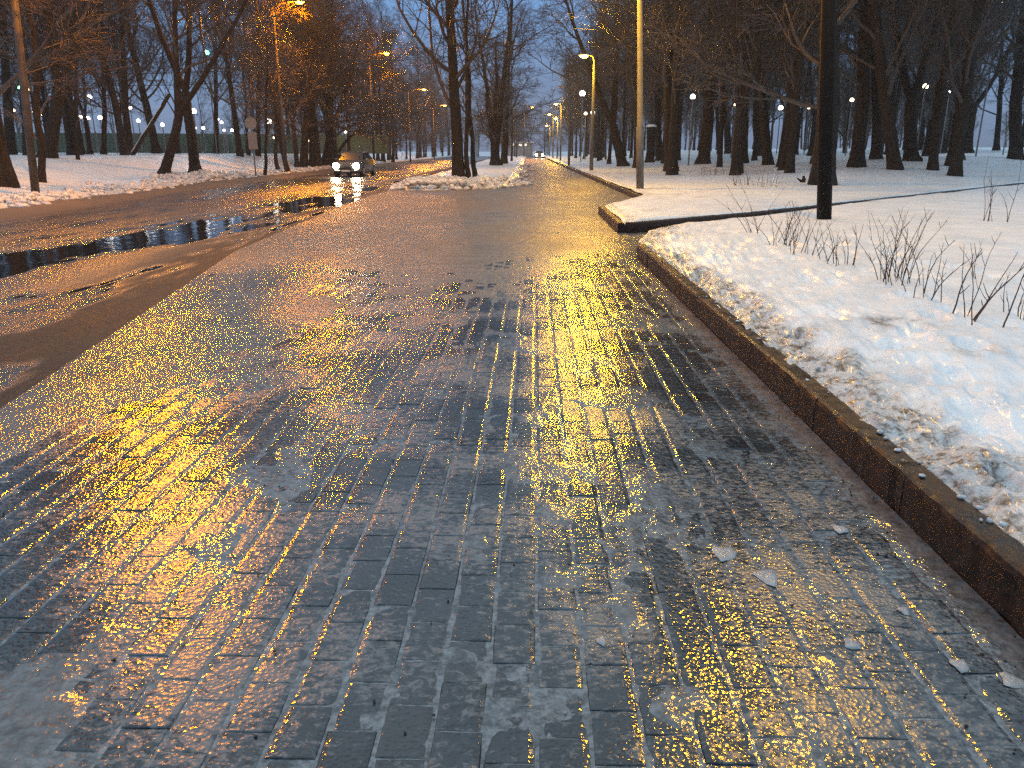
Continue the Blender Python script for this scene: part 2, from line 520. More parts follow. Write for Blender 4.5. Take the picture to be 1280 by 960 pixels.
m, t, b = mat('still_meltwater')
b.inputs['Base Color'].default_value = (0.012, 0.012, 0.013, 1); b.inputs['Roughness'].default_value = 0.03
b.inputs['IOR'].default_value = 1.33; b.inputs['Specular IOR Level'].default_value = 0.9
p = pos(t)
t.links.new(bump(t, noise(t, stretch(t, p, 1.0, 1.0), 2.4, 4, 0.55), 0.30, 0.03), b.inputs['Normal'])
grid_sheet('puddle', rows(3, 60, 0.5, 0.02), lambda y: basin_x(y) - 2.6, lambda y: min(basin_x(y) + 2.6, pave_left(y) - 0.1), 6,
           lambda X, Y: X * 0 + WATER_Z, m)

# pavement bed with bricks
ANG = 0.028
DV = Vector((ANG, 1, 0)).normalized(); DU = Vector((DV.y, -DV.x, 0))
pb = MB()
ysb = [0.8, 4.4, 12, 14.9, 21.5, 24.4, 30, 42, 95, 230]
for i in range(len(ysb)):
    y = ysb[i]
    pb.v.append((float(pave_left(y)), y, -0.022)); pb.v.append((kerb_x(y) + 0.05 if y < 14.9 else (4.2 if y < 24 else far_kerb_x(y) + .05), y, -0.022))
    if i: pb.f.append((2 * i - 2, 2 * i - 1, 2 * i + 1, 2 * i))
pavement = pb.build('pavement', M_EARTH); pavement['kind'] = 'structure'

BW, BL, GAP, BV = 0.142, 0.200, 0.0075, 0.0045
def brick_geo(uc, vc, dz, tx, ty, bw=BW - GAP, bl=BL - 0.002):
    V = []
    for (ix, iy, zz) in ((0, 0, -0.03), (0, 0, -0.006), (0.004, 0.0015, -0.0022), (0.020, 0.005, 0.0)):
        for sx, sy in ((-1, -1), (1, -1), (1, 1), (-1, 1)):
            a = sx * (bw / 2 - ix); c = sy * (bl / 2 - iy)
            z = zz + dz + (a * tx + c * ty if zz > -0.02 else 0) + (random.gauss(0, 0.0006) if -0.004 < zz < 0 else 0)
            V.append((a, c, z))
    F = [(12, 13, 14, 15)]
    for r in range(3):
        for k in range(4):
            j = (k + 1) % 4; F.append((r * 4 + k, r * 4 + j, r * 4 + 4 + j, r * 4 + 4 + k))
    return V, F
cells = []
nu = 48
for i in range(-nu, 20):
    off = random.choice([0, 0.5, 0.33, 0.66]) * BL
    off = (0.5 * BL if i % 2 else 0) + random.uniform(-0.012, 0.012)
    for j in range(5, 72):
        u = (i + 0.5) * BW + 0.02; v = j * BL + off
        P = DU * u + DV * v
        x, y = P.x, P.y
        if y < 1.2 or y > 13.9: continue
        lim = kerb_x(y) - 0.075 if y < 11.5 else 3.6
        if x > lim or x < pave_left(y) + 0.09: continue
        z_c = CAM_H * math.sin(PITCH) + y * math.cos(PITCH)
        px = 640 + x / z_c * FPX; py = 480 - FPX * ((y * math.sin(PITCH) * 1.0 - CAM_H * math.cos(PITCH)) / z_c)
        inview = -30 < px < 1310 and py < 985
        cells.append((0 if inview else 1, y * y + x * x, u, v, x, y))
cells.sort()
protos = []
for k in range(10):
    V, F = brick_geo(0, 0, 0, random.gauss(0, 0.010), random.gauss(0, 0.008))
    mm = bpy.data.meshes.new('brick'); mm.from_pydata(V, [], F); mm.update()
    a_ = mm.attributes.new('tone', 'FLOAT', 'POINT'); tv = random.random(); a_.data.foreach_set('value', [tv] * len(V))
    mm.materials.append(M_BRICK); protos.append(mm)
rot = -math.atan(ANG)
for c in cells[:300]:
    o = bpy.data.objects.new('brick', random.choice(protos)); COL.objects.link(o)
    o.parent = pavement; o.location = (c[4], c[5], random.gauss(0, 0.0013)); o.rotation_euler = (0, 0, rot + random.gauss(0, 0.006))
VV = []; FF = []; tones = []
ca, sa = math.cos(rot), math.sin(rot)
for c in cells[300:]:
    V, F = brick_geo(0, 0, random.gauss(0, 0.0013), random.gauss(0, 0.010), random.gauss(0, 0.008))
    bI = len(VV); tv = random.random()
    for q in V: VV.append((c[4] + q[0] * ca - q[1] * sa, c[5] + q[0] * sa + q[1] * ca, q[2])); tones.append(tv)
    FF += [tuple(i + bI for i in f) for f in F]
o = obj('brick', np_mesh('brick_field', VV, FF, False, {'tone': tones}), M_BRICK, pavement); o['kind'] = 'stuff'

# ice crust: fills the joints, lies over the bricks at the far end and along the road
def ice_cover(X, Y):
    n = fbm(X * 0.9 + 3, Y * 0.55, 4)
    n2 = fbm(X * 6, Y * 4, 4)
    far = sst(7.8, 12.5, Y + 2.5 * n + 0.7 * n2 + 1.0 * sst(1.5, -2.0, X) - 1.0 * sst(0.0, 1.6, X))
    lft = sst(0.0, 1.0, (-X - 2.7 + 1.0 * sst(2.4, 4.2, Y)) + 0.7 * n + 0.35 * n2)
    kr = sst(0.22, 0.05, (kerb_x(Y) - X) + 0.06 * n2) * (Y < 11.5) * 0.9
    pat = sst(0.22, 0.50, fbm(X * 1.7 + 9, Y * 1.3 + 2, 4) + 0.35 * n2 + 0.16 * sst(-0.6, 1.4, X) - 0.10) * 0.62
    return np.clip(np.maximum(np.maximum(far, lft * 0.9), np.maximum(kr, pat)), 0, 1)
def z_ice(X, Y):
    c = ice_cover(X, Y)
    z = -0.0030 + 0.0022 * fbm(X * 22, Y * 22, 3) + c * (0.0085 + 0.0045 * fbm(X * 9, Y * 7, 4))
    z = z + 0.012 * fbm(X * 0.8, Y * 0.5, 3) * sst(13.0, 16.0, Y)
    return z
def ice_right(y):
    if y < 11.4: return kerb_x(y) - 0.004
    if y < 14.9: return np.interp(y, [11.4, 12.0, 13.4, 14.9], [1.9, 2.1, 2.6, 3.1])
    if y < 19.4: return 2.0 + 0.03 * (y - 14.9)
    if y < 24.4: return np.interp(y, [19.4, 24.4], [2.2, 4.0])
    return far_kerb_x(y)
iy = rows(1.2, 230, 0.014, 0.0022)
grid_sheet('ice_crust', iy, lambda y: pave_left(y) + 0.0, ice_right, 420, z_ice, M_ICE,
           {'cover': lambda X, Y, Z: ice_cover(X, Y), 'matte': lambda X, Y, Z: sst(6.0, 10.5, Y - 2.6 * np.clip(X, -0.6, 2) - 3.5 * sst(-1.6, -3.0, X) + 1.5 * fbm(X * .5, Y * .4, 3)), 'glint': lambda X, Y, Z: np.clip(sst(-1.2, -2.4, X + .12 * (5 - Y)) + .6 * sst(.5, 1.2, X) * sst(5, 9, Y), 0, 1), 'dirt': lambda X, Y, Z: np.clip(sst(9, 16, Y) * sst(-0.25, 0.3, fbm(X * 0.35, Y * 0.22 + 3, 4) - 0.12 * X * sst(45, 20, Y)) + 0.7 * sst(0.7, 0.0, X - pave_left(Y)) * (Y < 32), 0, 1)}, kind='stuff')

# snow sheets ------------------------------------------------------
foot = [(rng.uniform(0.15, 3.2), rng.uniform(2.6, 11.5), rng.uniform(0.05, 0.10), rng.uniform(0.08, 0.16), rng.uniform(0.03, 0.075)) for _ in range(130)]
foot += [(rng.uniform(0.0, 2.5), rng.uniform(10.5, 14.5), rng.uniform(0.06, 0.12), rng.uniform(0.1, 0.2), rng.uniform(0.03, 0.06)) for _ in range(30)]
foot += [(rng.uniform(3, 9), rng.uniform(5.0, 13), rng.uniform(0.06, 0.10), rng.uniform(0.10, 0.18), rng.uniform(0.015, 0.03)) for _ in range(40)]
def zA(X, Y):
    L = nearL(Y); d = X - L
    z = z_near_snow(X, Y)
    near = sst(15, 9, Y) * (1 - 0.55 * sst(3.0, 5.5, d))
    edge = sst(1.6, 0.2, d)
    z = z + (0.034 + 0.03 * edge) * near * fbm(X * 4.0, Y * 3.6, 5, 0.6) + 0.016 * near * (0.6 + edge) * fbm(X * 16, Y * 14, 4, 0.65) + 0.025 * fbm(X * 0.7, Y * 0.6, 3)
    z = z + 0.03 * edge * sst(9, 14, Y) * fbm(X * 4, Y * 4, 4)
    for (dx, fy, rx, ry_, dp) in foot:
        fx = nearL(fy) + dx
        q = ((X - fx) / rx) ** 2 + ((Y - fy) / ry_) ** 2
        z = z - dp * np.exp(-q * q) + dp * 0.25 * np.exp(-((np.sqrt(q) - 1.35) / 0.3) ** 2)
    # ragged lip along the kerb
    z = z - 0.035 * sst(0.12, 0.0, d + 0.16 * fbm(X * 3, Y * 3.2, 3)) 
    return z
def dirtA(X, Y, Z):
    d = X - nearL(Y)
    e = sst(0.50, 0.14, d - 0.30 * fbm(X * 2.4, Y * 2.2, 4)) * 1.25
    wide = 0.55 * sst(0.9, 0.1, d) * sst(0.1, 0.42, fbm(X * 3 + 3, Y * 3, 4))
    q = ((X - spot.x) / 0.26) ** 2 + ((Y - spot.y) / 0.24) ** 2
    s = np.exp(-q) * 1.3 * sst(-0.1, 0.35, fbm(X * 8, Y * 6, 3))
    q2 = ((X - spot2.x) / 0.18) ** 2 + ((Y - spot2.y) / 0.16) ** 2
    s = s + np.exp(-q2) * 0.8 * sst(0.0, 0.4, fbm(X * 8, Y * 6, 3))
    lump = 0.5 * sst(9.5, 11, Y) * sst(15, 13, Y) * sst(2.2, 0.3, d) * sst(0.15, 0.5, fbm(X * 3, Y * 2.5, 4))
    return np.clip(e + wide + s + lump, 0, 1)
spot = hit(1118, 404); spot2 = hit(1218, 442)
grid_sheet('snow', rows(0.9, 72, 0.016, 0.0034), lambda y: float(nearL(y)), lambda y: max(nearL(y) + 1.5, 0.78 * y + 4.5), 330, zA, M_SNOW, {'dirt': dirtA}, pw=1.5)
def zB(X, Y):
    d = X - farL(Y)
    z = z_far_snow(X, Y) + 0.03 * fbm(X * 0.5, Y * 0.5, 4) + 0.02 * fbm(X * 2.5, Y * 2.0, 4) * sst(8, 0, d) * sst(70, 30, Y)
    z = z - 0.03 * sst(0.15, 0.0, d)
    z = z - 0.10 * sst(0.0, -0.11, Y - side_y(X)) * (Y < 71)
    return z
def dirtB(X, Y, Z):
    d = X - farL(Y); dk = Y - side_y(X)
    a = 0.5 * sst(0.4, 0, d) + 0.35 * sst(1.3, 0.2, dk) * sst(-0.1, 0.3, fbm(X * 1.5, Y * 1.5, 3)) + 0.5 * sst(3.5, 0.5, d) * sst(0.22, 0.5, fbm(X * 2.2 + 4, Y * 1.2, 4))
    return np.clip(a + 0.35 * sst(26, 60, Y) * sst(0.1, 0.4, fbm(X * 0.4, Y * 0.15, 3)), 0, 1)
grid_sheet('snow', rows(14.95, 260, 0.06, 0.004), lambda y: float(farL(y)), lambda y: min(float(side_x(y)) + 0.12, 1.1 * y + 60) if y < 71 else 1.0 * y + 60, 200, zB, M_SNOW, {'dirt': dirtB}, pw=1.6)
def zC(X, Y):
    d = road_far(Y) - X
    z = z_left(X, Y) + 0.05 * fbm(X * 0.6, Y * 0.5, 4)
    z = z + (0.10 * sst(0.2, 1.0, d) * sst(3.5, 1.2, d)) * (0.5 + 0.9 * fbm(X * 1.6, Y * 1.0, 4)) + 0.03 * sst(5, 1, d) * fbm(X * 5, Y * 3, 3)
    return z
def dirtC(X, Y, Z):
    d = road_far(Y) - X
    return np.clip(0.85 * sst(1.5, 0.1, d) + 0.85 * sst(3.8, 1.0, d) * sst(0.1, 0.45, fbm(X * 1.1, Y * 0.8, 4)), 0, 1)
grid_sheet('snow', rows(4, 260, 0.12, 0.006), lambda y: float(road_far(y)) + 0.1, lambda y: -0.8 * y - 45, 170, zC, M_SNOW, {'dirt': dirtC}, pw=2.2)
def zD(X, Y):
    d = np.minimum(X - med_l(Y), med_r(Y) - X)
    heap = sst(38, 33.5, Y) * sst(0, 0.5, d)
    z = z_med(X, Y) - 0.05 + 0.24 * heap * (0.4 + fbm(X * 1.6, Y * 1.6, 4)) + 0.05 * fbm(X * 3, Y * 2, 4) * sst(0, 0.4, d)
    z = z + 0.14 * sst(1.6, 0.4, d) * sst(0, 0.4, d) * (0.4 + fbm(X * 1.2, Y * 0.9, 3))
    f = sst(30.4, 32.2, Y); return z * f - 0.12 * (1 - f)
def dirtD(X, Y, Z):
    d = np.minimum(X - med_l(Y), med_r(Y) - X)
    return np.clip(1.1 * sst(39, 33, Y) * sst(-0.5, 0.15, fbm(X * 1.5, Y * 1.5, 4)) + 0.6 * sst(1.6, 0.2, d) * sst(-0.1, 0.4, fbm(X * 1.4, Y * 0.8, 4)), 0, 1)
grid_sheet('snow', rows(30.4, 230, 0.10, 0.004), lambda y: float(med_l(y)), lambda y: float(med_r(y)), 70, zD, M_SNOW, {'dirt': dirtD})

# kerbs -------------------------------------------------------------
def kerb_run(pts, label, group=None, h=0.2, wd=0.13, step=1.0, name='kerb'):
    root = empty(name, (pts[0][0], pts[0][1], 0)); setp(root, label, 'kerb', group)
    acc = 0; P = [Vector((a, b_, 0)) for a, b_ in pts]
    seg = []
    for i in range(len(P) - 1):
        L = (P[i + 1] - P[i]).length; n = max(1, round(L / step))
        for k in range(n):
            seg.append((P[i].lerp(P[i + 1], k / n), P[i].lerp(P[i + 1], (k + 1) / n)))
    for a, b_ in seg:
        d = (b_ - a); L = d.length; ang = math.atan2(d.y, d.x)
        mb = MB()
        # rounded-top profile, worn edge, several sections along its length
        prof = [(0, -0.25), (0, h - 0.035), (0.006, h - 0.014), (0.022, h - 0.002), (wd - 0.02, h), (wd, h - 0.02), (wd, -0.25)]
        ns = max(2, min(16, int(L / 0.06)))
        V = []
        for s in range(ns + 1):
            xs = 0.0015 + (L - 0.003) * s / ns
            jz = random.gauss(0, 0.0015); jy = random.gauss(0, 0.0022)
            for (q, z) in prof: V.append((xs, -q + jy + random.gauss(0, .0015), z + (jz + random.gauss(0, .0015) if z > 0 else 0)))
        F = []
        k_ = len(prof)
        for s in range(ns):
            for q in range(k_ - 1):
                F.append((s * k_ + q, s * k_ + q + 1, (s + 1) * k_ + q + 1, (s + 1) * k_ + q))
        F.append(tuple(range(k_))[::-1]); F.append(tuple(ns * k_ + q for q in range(k_)))
        mb.add(V, F)
        o = mb.build('kerbstone', M_KERB, root)
        o.location = (a.x - pts[0][0], a.y - pts[0][1], random.gauss(0, 0.002)); o.rotation_euler = (0, 0, ang + random.gauss(0, 0.001))
    return root
kerb_run([(kerb_x(0.9), 0.9), (kerb_x(11.35), 11.35)], 'dark rust-brown stone kerb between the icy brick paving and lumpy snow')
kerb_run([(2.0, 14.75), (2.13, 19.4)], 'short lit kerb facing the paving on the island corner', step=1.5)
k2 = [(2.0 + 0.14, 14.75)] + SKY_PTS[1:4]
kerb_run([(p[0], p[1]) for p in k2][::-1][::-1], 'long dark kerb running diagonally along the snow-buried side path', step=1.6, h=0.21)
kerb_run([(far_kerb_x(24.2), 24.2), (far_kerb_x(60), 60), (far_kerb_x(215), 215)], 'low kerb running along the path below the row of lamp posts', step=2.5, h=0.19)

# ------------------------------------------------------------------ trees
def tubes(P, Rd, sides):
    n, M, _ = P.shape
    T = np.gradient(P, axis=1); T /= np.linalg.norm(T, axis=2, keepdims=True) + 1e-9
    mean = np.abs(T.mean(1)); ax = np.argmin(mean, axis=1)
    ref = np.eye(3)[ax][:, None, :]
    U = np.cross(np.broadcast_to(ref, T.shape), T); U /= np.linalg.norm(U, axis=2, keepdims=True) + 1e-9
    W = np.cross(T, U)
    a = np.arange(sides) * 2 * np.pi / sides
    V = P[:, :, None, :] + Rd[:, :, None, None] * (U[:, :, None, :] * np.cos(a)[None, None, :, None] + W[:, :, None, :] * np.sin(a)[None, None, :, None])
    idx = np.arange(n * M * sides).reshape(n, M, sides)
    A = idx[:, :-1, :]; B = idx[:, 1:, :]
    F = np.stack([A, np.roll(A, -1, 2), np.roll(B, -1, 2), B], -1).reshape(-1, 4)
    return V.reshape(-1, 3), F
def nrmz(v): return v / (np.linalg.norm(v, axis=-1, keepdims=True) + 1e-9)
def grow(rg, P, Rd, K, length, t0, t1, ang, segs, wob, up, rscale, rmax, rend=0.25, taperlen=0.5):
    n, M, _ = P.shape
    tt = t0 + (t1 - t0) * (np.arange(K)[None, :] + rg.random((n, K))) / K
    f = tt * (M - 1); i = np.clip(f.astype(int), 0, M - 2); fr = (f - i)[..., None]
    ar = np.arange(n)[:, None]
    p0 = P[ar, i] * (1 - fr) + P[ar, i + 1] * fr
    T = nrmz(P[ar, i + 1] - P[ar, i])
    r0 = Rd[ar, i] * (1 - fr[..., 0]) + Rd[ar, i + 1] * fr[..., 0]
    rnd = nrmz(rg.normal(size=(n, K, 3)))
    perp = nrmz(rnd - T * (rnd * T).sum(-1, keepdims=True))
    a = np.radians(rg.normal(ang, ang * 0.22, (n, K)))[..., None]
    d = nrmz(T * np.cos(a) + perp * np.sin(a))
    L = length * (1 - taperlen * (tt - t0) / max(1e-6, t1 - t0)) * rg.uniform(0.6, 1.25, (n, K))
    n2 = n * K
    d = d.reshape(n2, 3); p = p0.reshape(n2, 3); L = L.reshape(n2)
    out = [p]
    for s in range(segs):
        d = nrmz(d + rg.normal(size=(n2, 3)) * wob + np.array([0, 0, up]))
        p = p + d * (L / segs)[:, None]; out.append(p)
    P2 = np.stack(out, 1)
    rr = np.minimum(r0.reshape(n2) * rscale, rmax)
    R2 = rr[:, None] * np.linspace(1, rend, segs + 1)[None, :]
    return P2, R2

def make_tree_meshes(seed, H=18, r=0.22, clear=0.3, limbs=14, limb_len=6.5, limb_ang=42, up=0.10, l2=8, l3=8, l4=6, wob=0.06, fork=None, flare=1.5, stems=1, droop=-0.02, tw=0.012, knobs=0):
    rg = np.random.default_rng(seed)
    M = 14
    Ps = []; Rs = []
    for s in range(stems):
        z = np.linspace(0, 1, M) ** 1.15
        ox = np.cumsum(rg.normal(0, wob, (M, 2)), 0) * 0.35; ox -= ox[0]
        lean = rg.normal(0, 0.10 if stems > 1 else 0.0, 2) * H
        x = ox[:, 0] + lean[0] * z + (rg.normal(0, .2) if stems > 1 else 0); y = ox[:, 1] + lean[1] * z + (rg.normal(0, .2) if stems > 1 else 0)
        Pm = np.stack([x, y, z * H * (rg.uniform(.85, 1.0) if stems > 1 else 1)], 1)
        Rm = r * (1 - 0.72 * z) * (1 if s == 0 else rg.uniform(.6, .95))
        Ps.append(Pm); Rs.append(Rm)
    if fork:
        zf, ang_, = fork
        k = int(np.searchsorted(Ps[0][:, 2], zf * H))
        base = Ps[0][k]; hd = rg.uniform(0, 2 * np.pi)
        hd = rg.choice([0.15, math.pi - .15])
        for sgn in (1, -1):
            tt = np.linspace(0, 1, M)
            Lf = (1 - zf) * H
            dx = math.tan(math.radians(ang_)) * Lf * (tt ** 0.8) * sgn
            if sgn == -1: dx = dx * 0.55
            Pm = np.stack([base[0] + dx * math.cos(hd) + np.cumsum(rg.normal(0, wob * .25, M)), base[1] + dx * math.sin(hd) + np.cumsum(rg.normal(0, wob * .25, M)), base[2] + Lf * tt * (.95 if sgn > 0 else .85)], 1)
            Pm[0] = base
            Ps.append(Pm); Rs.append(Rs[0][k] * 0.74 * (1 - 0.8 * tt))
        # cut main stem at the fork
        keep = Ps[0][:k + 1]; tt = np.linspace(0, k, M)
        Ps[0] = np.stack([np.interp(tt, range(k + 1), keep[:, q]) for q in range(3)], 1); Rs[0] = np.interp(tt, range(k + 1), Rs[0][:k + 1])
    P = np.stack(Ps); Rr = np.stack(Rs)
    # trunk: finer with root flare and lumps
    tV = []; tF = []; nb = 0
    for Pm, Rm in zip(P, Rr):
        tt = np.linspace(0, M - 1, 40) ** 1.0
        Pf = np.stack([np.interp(tt, range(M), Pm[:, q]) for q in range(3)], 1)
        Rf = np.interp(tt, range(M), Rm)
        zz = Pf[:, 2]
        if zz[0] < 0.1:
            Rf = Rf * (1 + (flare - 1) * np.exp(-zz / 0.30))
            Pf[0, 2] = -0.35
        sides = 14
        V, F = tubes(Pf[None], Rf[None], sides)
        ring = V.reshape(40, sides, 3); c = Pf[:, None, :]
        ph = np.arange(sides) * 2 * np.pi / sides
        lum = 1 + 0.07 * np.sin(ph * 3 + rg.uniform(0, 6))[None, :] + 0.05 * np.sin(ph * 5 + rg.uniform(0, 6))[None, :] + rg.normal(0, 0.035, (40, sides)) + 0.18 * np.sin(ph * 4 + 1)[None, :] * np.exp(-np.maximum(zz, 0) / 0.35)[:, None] * (zz[0] < .1)
        V = (c + (ring - c) * lum[..., None]).reshape(-1, 3)
        tV.append(V); tF.append(F + nb); nb += len(V)
    trunk = np_mesh('trunk', np.concatenate(tV), np.concatenate(tF))
    trunk.materials.append(M_BARK)
    src = slice(0, None) if not fork else slice(1, None)
    P1, R1 = grow(rg, P[src], Rr[src], max(3, limbs // (P[src].shape[0])), limb_len, clear if not fork else 0.12, 0.97, limb_ang, 8, 0.13, up, 0.58, r * 0.34, 0.2)
    P2, R2 = grow(rg, P1, R1, l2, limb_len * 0.42, 0.22, 1.0, 42, 5, 0.15, up * 0.6, 0.6, 0.035, 0.3)
    P3, R3 = grow(rg, P2, R2, l3, limb_len * 0.20, 0.15, 1.0, 42, 3, 0.16, droop, 0.65, 0.016, 0.4)
    P4, R4 = grow(rg, P3, R3, l4, limb_len * 0.085, 0.15, 1.0, 40, 2, 0.12, droop, 0.8, tw, 0.5)
    cV = []; cF = []; nb = 0
    for (Pq, Rq, sd) in ((P1, R1, 6), (P2, R2, 4), (P3, np.maximum(R3, 0.007), 3), (P4, np.maximum(R4, 0.0055), 3)):
        V, F = tubes(Pq, Rq, sd); cV.append(V); cF.append(F + nb); nb += len(V)
    crown = np_mesh('crown', np.concatenate(cV), np.concatenate(cF), True)
    crown.materials.append(M_TWIG)
    return dict(trunk=trunk, crown=crown, r=r, H=H)

T = {}
T['tall_a'] = make_tree_meshes(11, 19, 0.23, 0.20, 19, 6.0, 38, 0.12)
T['tall_b'] = make_tree_meshes(12, 20, 0.23, 0.16, 20, 5.5, 44, 0.14, wob=0.10)
T['tall_c'] = make_tree_meshes(13, 18, 0.23, 0.24, 18, 6.0, 36, 0.10, wob=0.12)
T['fork_a'] = make_tree_meshes(14, 18, 0.24, 0.3, 20, 5.5, 40, 0.10, fork=(0.16, 9))
T['fork_b'] = make_tree_meshes(15, 17, 0.24, 0.3, 20, 5.8, 44, 0.08, fork=(0.24, 13), wob=0.09)
T['bushy_a'] = make_tree_meshes(16, 14, 0.20, 0.16, 20, 5.5, 52, 0.05, l3=8, l4=6, wob=0.12, droop=-0.05)
T['bushy_b'] = make_tree_meshes(17, 13, 0.20, 0.14, 20, 5.2, 58, 0.06, l3=8, l4=6, wob=0.14, droop=-0.04, fork=(0.2, 15))
T['broad'] = make_tree_meshes(19, 15, 0.30, 0.22, 17, 7.5, 56, 0.10, l2=8, l3=7, l4=5, wob=0.06, fork=None, droop=0.0)
T['slim'] = make_tree_meshes(20, 8, 0.07, 0.2, 10, 2.4, 36, 0.08, l2=5, l3=5, l4=3, wob=0.10, flare=1.2)
T['multi'] = make_tree_meshes(21, 12, 0.16, 0.15, 18, 4.0, 40, 0.08, l2=7, l3=7, l4=5, stems=3, wob=0.08)

def plant(kind, base, label, width_px=None, top=None, group=None, hs=1.0, rz=None, name='bare_tree', cat='tree', rscale=None):
    pr = T[kind]
    base = Vector(base)
    root = empty(name, base)
    setp(root, label, cat, group)
    rot_z = random.uniform(0, 6.28) if rz is None else rz
    s = 1.0
    if width_px: s = width_px * m_per_px(base) / 2 / pr['r']
    if rscale: s = rscale
    s = max(0.35, min(2.2, s))
    sc = (s, s, hs * (0.6 + 0.4 * s) if s < 1 else hs)
    tilt = Matrix.Identity(3)
    if top is not None:
        q = atY(top[0], top[1], base.y)
        d = (q - base).normalized()
        tilt = Vector((0, 0, 1)).rotation_difference(d).to_matrix()
    # rotate about own axis first, then tilt
    root.rotation_euler = (tilt @ Matrix.Rotation(rot_z, 3, 'Z')).to_euler()
    root.scale = sc
    for part in ('trunk', 'crown'):
        c = bpy.data.objects.new(part, pr[part]); COL.objects.link(c); c.parent = root
    return root

LEFTG = 'bare trees on the snowy bank beyond the road'
left_trees = [
    ('tall_b', (6, 233), 26, (-14, 120), 'thick dark trunk cut off by the photo edge beyond the road'),
    ('slim', (52, 227), 9, (44, 110), 'slender dark trunk just behind the steel street lamp post'),
    ('tall_a', (14, 193), 12, (9, 100), 'upright black trunk between the cut-off trunk and the lamp post'),
    ('fork_a', (61, 197), 16, (79, 60), 'thick black trunk leaning towards the road, widening upward'),
    ('slim', (98, 200), 4, (94, 130), 'spindly young tree with one stem bending sideways'),
    ('tall_b', (156, 194), 9, (126, 60), 'leaning trunk of the close pair above the fallen trunk foot'),
    ('tall_c', (163, 193), 8, (157, 60), 'upright trunk of the close pair above the fallen trunk foot'),
    ('tall_a', (197, 192), 10, (168, 60), 'slanting trunk rising behind the propped fallen trunk'),
    ('bushy_b', (204, 221), 12, (226, 90), 'knobbly crooked roadside tree that the fallen trunk rests against'),
    ('fork_b', (245, 217), 13, (232, 120), 'dark roadside tree splitting low into a wide fork'),
    ('tall_c', (300, 195), 7, (287, 110), 'thin trunk leaning away, next to the round sign'),
    ('slim', (311, 194), 5, (303, 110), 'very thin upright trunk behind the round sign'),
    ('slim', (331, 219), 4, (334, 150), 'twin-stemmed sapling beside the round sign post'),
    ('slim', (348, 213), 5, (343, 150), 'narrow straight sapling just before the dense roadside row'),
    ('bushy_a', (360, 216), 6, (344, 130), 'leaning foremost trunk of the dense roadside row'),
    ('bushy_b', (372, 209), 6, (362, 130), 'second dark trunk of the dense roadside row, in the gap'),
    ('bushy_a', (381, 209), 10, (384, 130), 'sturdy upright trunk in the dense roadside row'),
    ('fork_b', (397, 209), 10, (392, 130), 'forked thick trunk in the dense roadside row'),
    ('bushy_a', (407, 208), 14, (410, 130), 'broad mossy trunk directly beside the parked light of the car'),
    ('bushy_b', (419, 205), 13, (424, 120), 'thick trunk rising behind the oncoming car'),
    ('slim', (481, 203), 4, (482, 150), 'thin trunk standing in snow past the oncoming car'),
    ('bushy_a', (491, 203), 4, (490, 150), 'second trunk in snow past the oncoming car'),
]
left_trees[18] = ('bushy_a', (407, 208), 14, (410, 130), 'broad mossy trunk standing next to the headlight of the oncoming car')
for kind, bp, wpx, top, lab in left_trees:
    plant(kind, hit(*bp), lab, wpx, top, LEFTG)
for (bp, wpx, top, lab) in (((130, 193), 6, (126, 60), 'slim upright trunk midway between spindly tree and close pair'), ((222, 192), 6, (219, 60), 'slim upright trunk between knobbly and forked roadside trees'),
                           ((270, 192), 6, (268, 60), 'slim upright trunk past the forked roadside tree'), ((34, 194), 8, (30, 60), 'upright trunk close behind the steel street lamp post'),
                           ((323, 195), 6, (321, 60), 'slim trunk right behind the round sign post'), ((390, 206), 7, (389, 80), 'slim trunk squeezed inside the dense roadside row')):
    plant(random.choice(['tall_a', 'tall_c']), hit(*bp), lab, wpx, top, LEFTG)
# the roadside row further on, and those behind it
rt = np.random.default_rng(5)
yy = 70.0
while yy < 215:
    x = road_far(yy) - rt.uniform(1.2, 3.0)
    plant(rt.choice(['bushy_a', 'bushy_b', 'tall_b']), (x, yy, ground(x, yy)), 'bare roadside tree in the long far row beyond the oncoming car', None, None, 'far roadside row beyond the car', hs=rt.uniform(0.9, 1.15), rscale=rt.uniform(0.8, 1.15))
    yy += rt.uniform(4.5, 8.5)
for k in range(34):
    y = rt.uniform(38, 120); x = road_far(y) - rt.uniform(5, 34)
    if 165 < 640 + x / (y * math.cos(PITCH)) * FPX < 320 and rt.random() < .7: continue
    plant(rt.choice(['bushy_a', 'tall_b', 'tall_a', 'bushy_b', 'fork_a']), (x, y, ground(x, y)), 'bare tree deep in the grove beyond the road', None, None, 'grove beyond the road', hs=rt.uniform(0.85, 1.1), rscale=rt.uniform(0.7, 1.1))
# the median
MEDG = 'trees on the snowy strip between road and path'
plant('broad', hit(573, 222), 'big black spreading tree on the dirty snow heap', 15, (566, 90), MEDG, rz=2.2)
plant('slim', hit(586, 222), 'slim upright trunk beside the big spreading tree', 6, (583, 120), MEDG, hs=1.3)
plant('slim', hit(594, 221), 'slim trunk slanting towards the big spreading tree', 6, (586, 130), MEDG, hs=1.2)
plant('multi', hit(620, 206), 'cluster of trunks with airy crown on the snowy strip', 9, (622, 110), MEDG)
plant('tall_b', hit(630, 204), 'trunk hugging the clustered tree on the snowy strip', 8, (634, 110), MEDG)
for k in range(9):
    y = 95 + k * 14 + rt.uniform(-3, 3); x = rt.uniform(med_l(y) + 1, med_r(y) - 1.5)
    plant(rt.choice(['bushy_a', 'multi', 'bushy_b']), (x, y, ground(x, y)), 'far bare tree along the strip between road and path', None, None, 'far trees on the strip', hs=0.85, rscale=rt.uniform(0.6, 0.85))
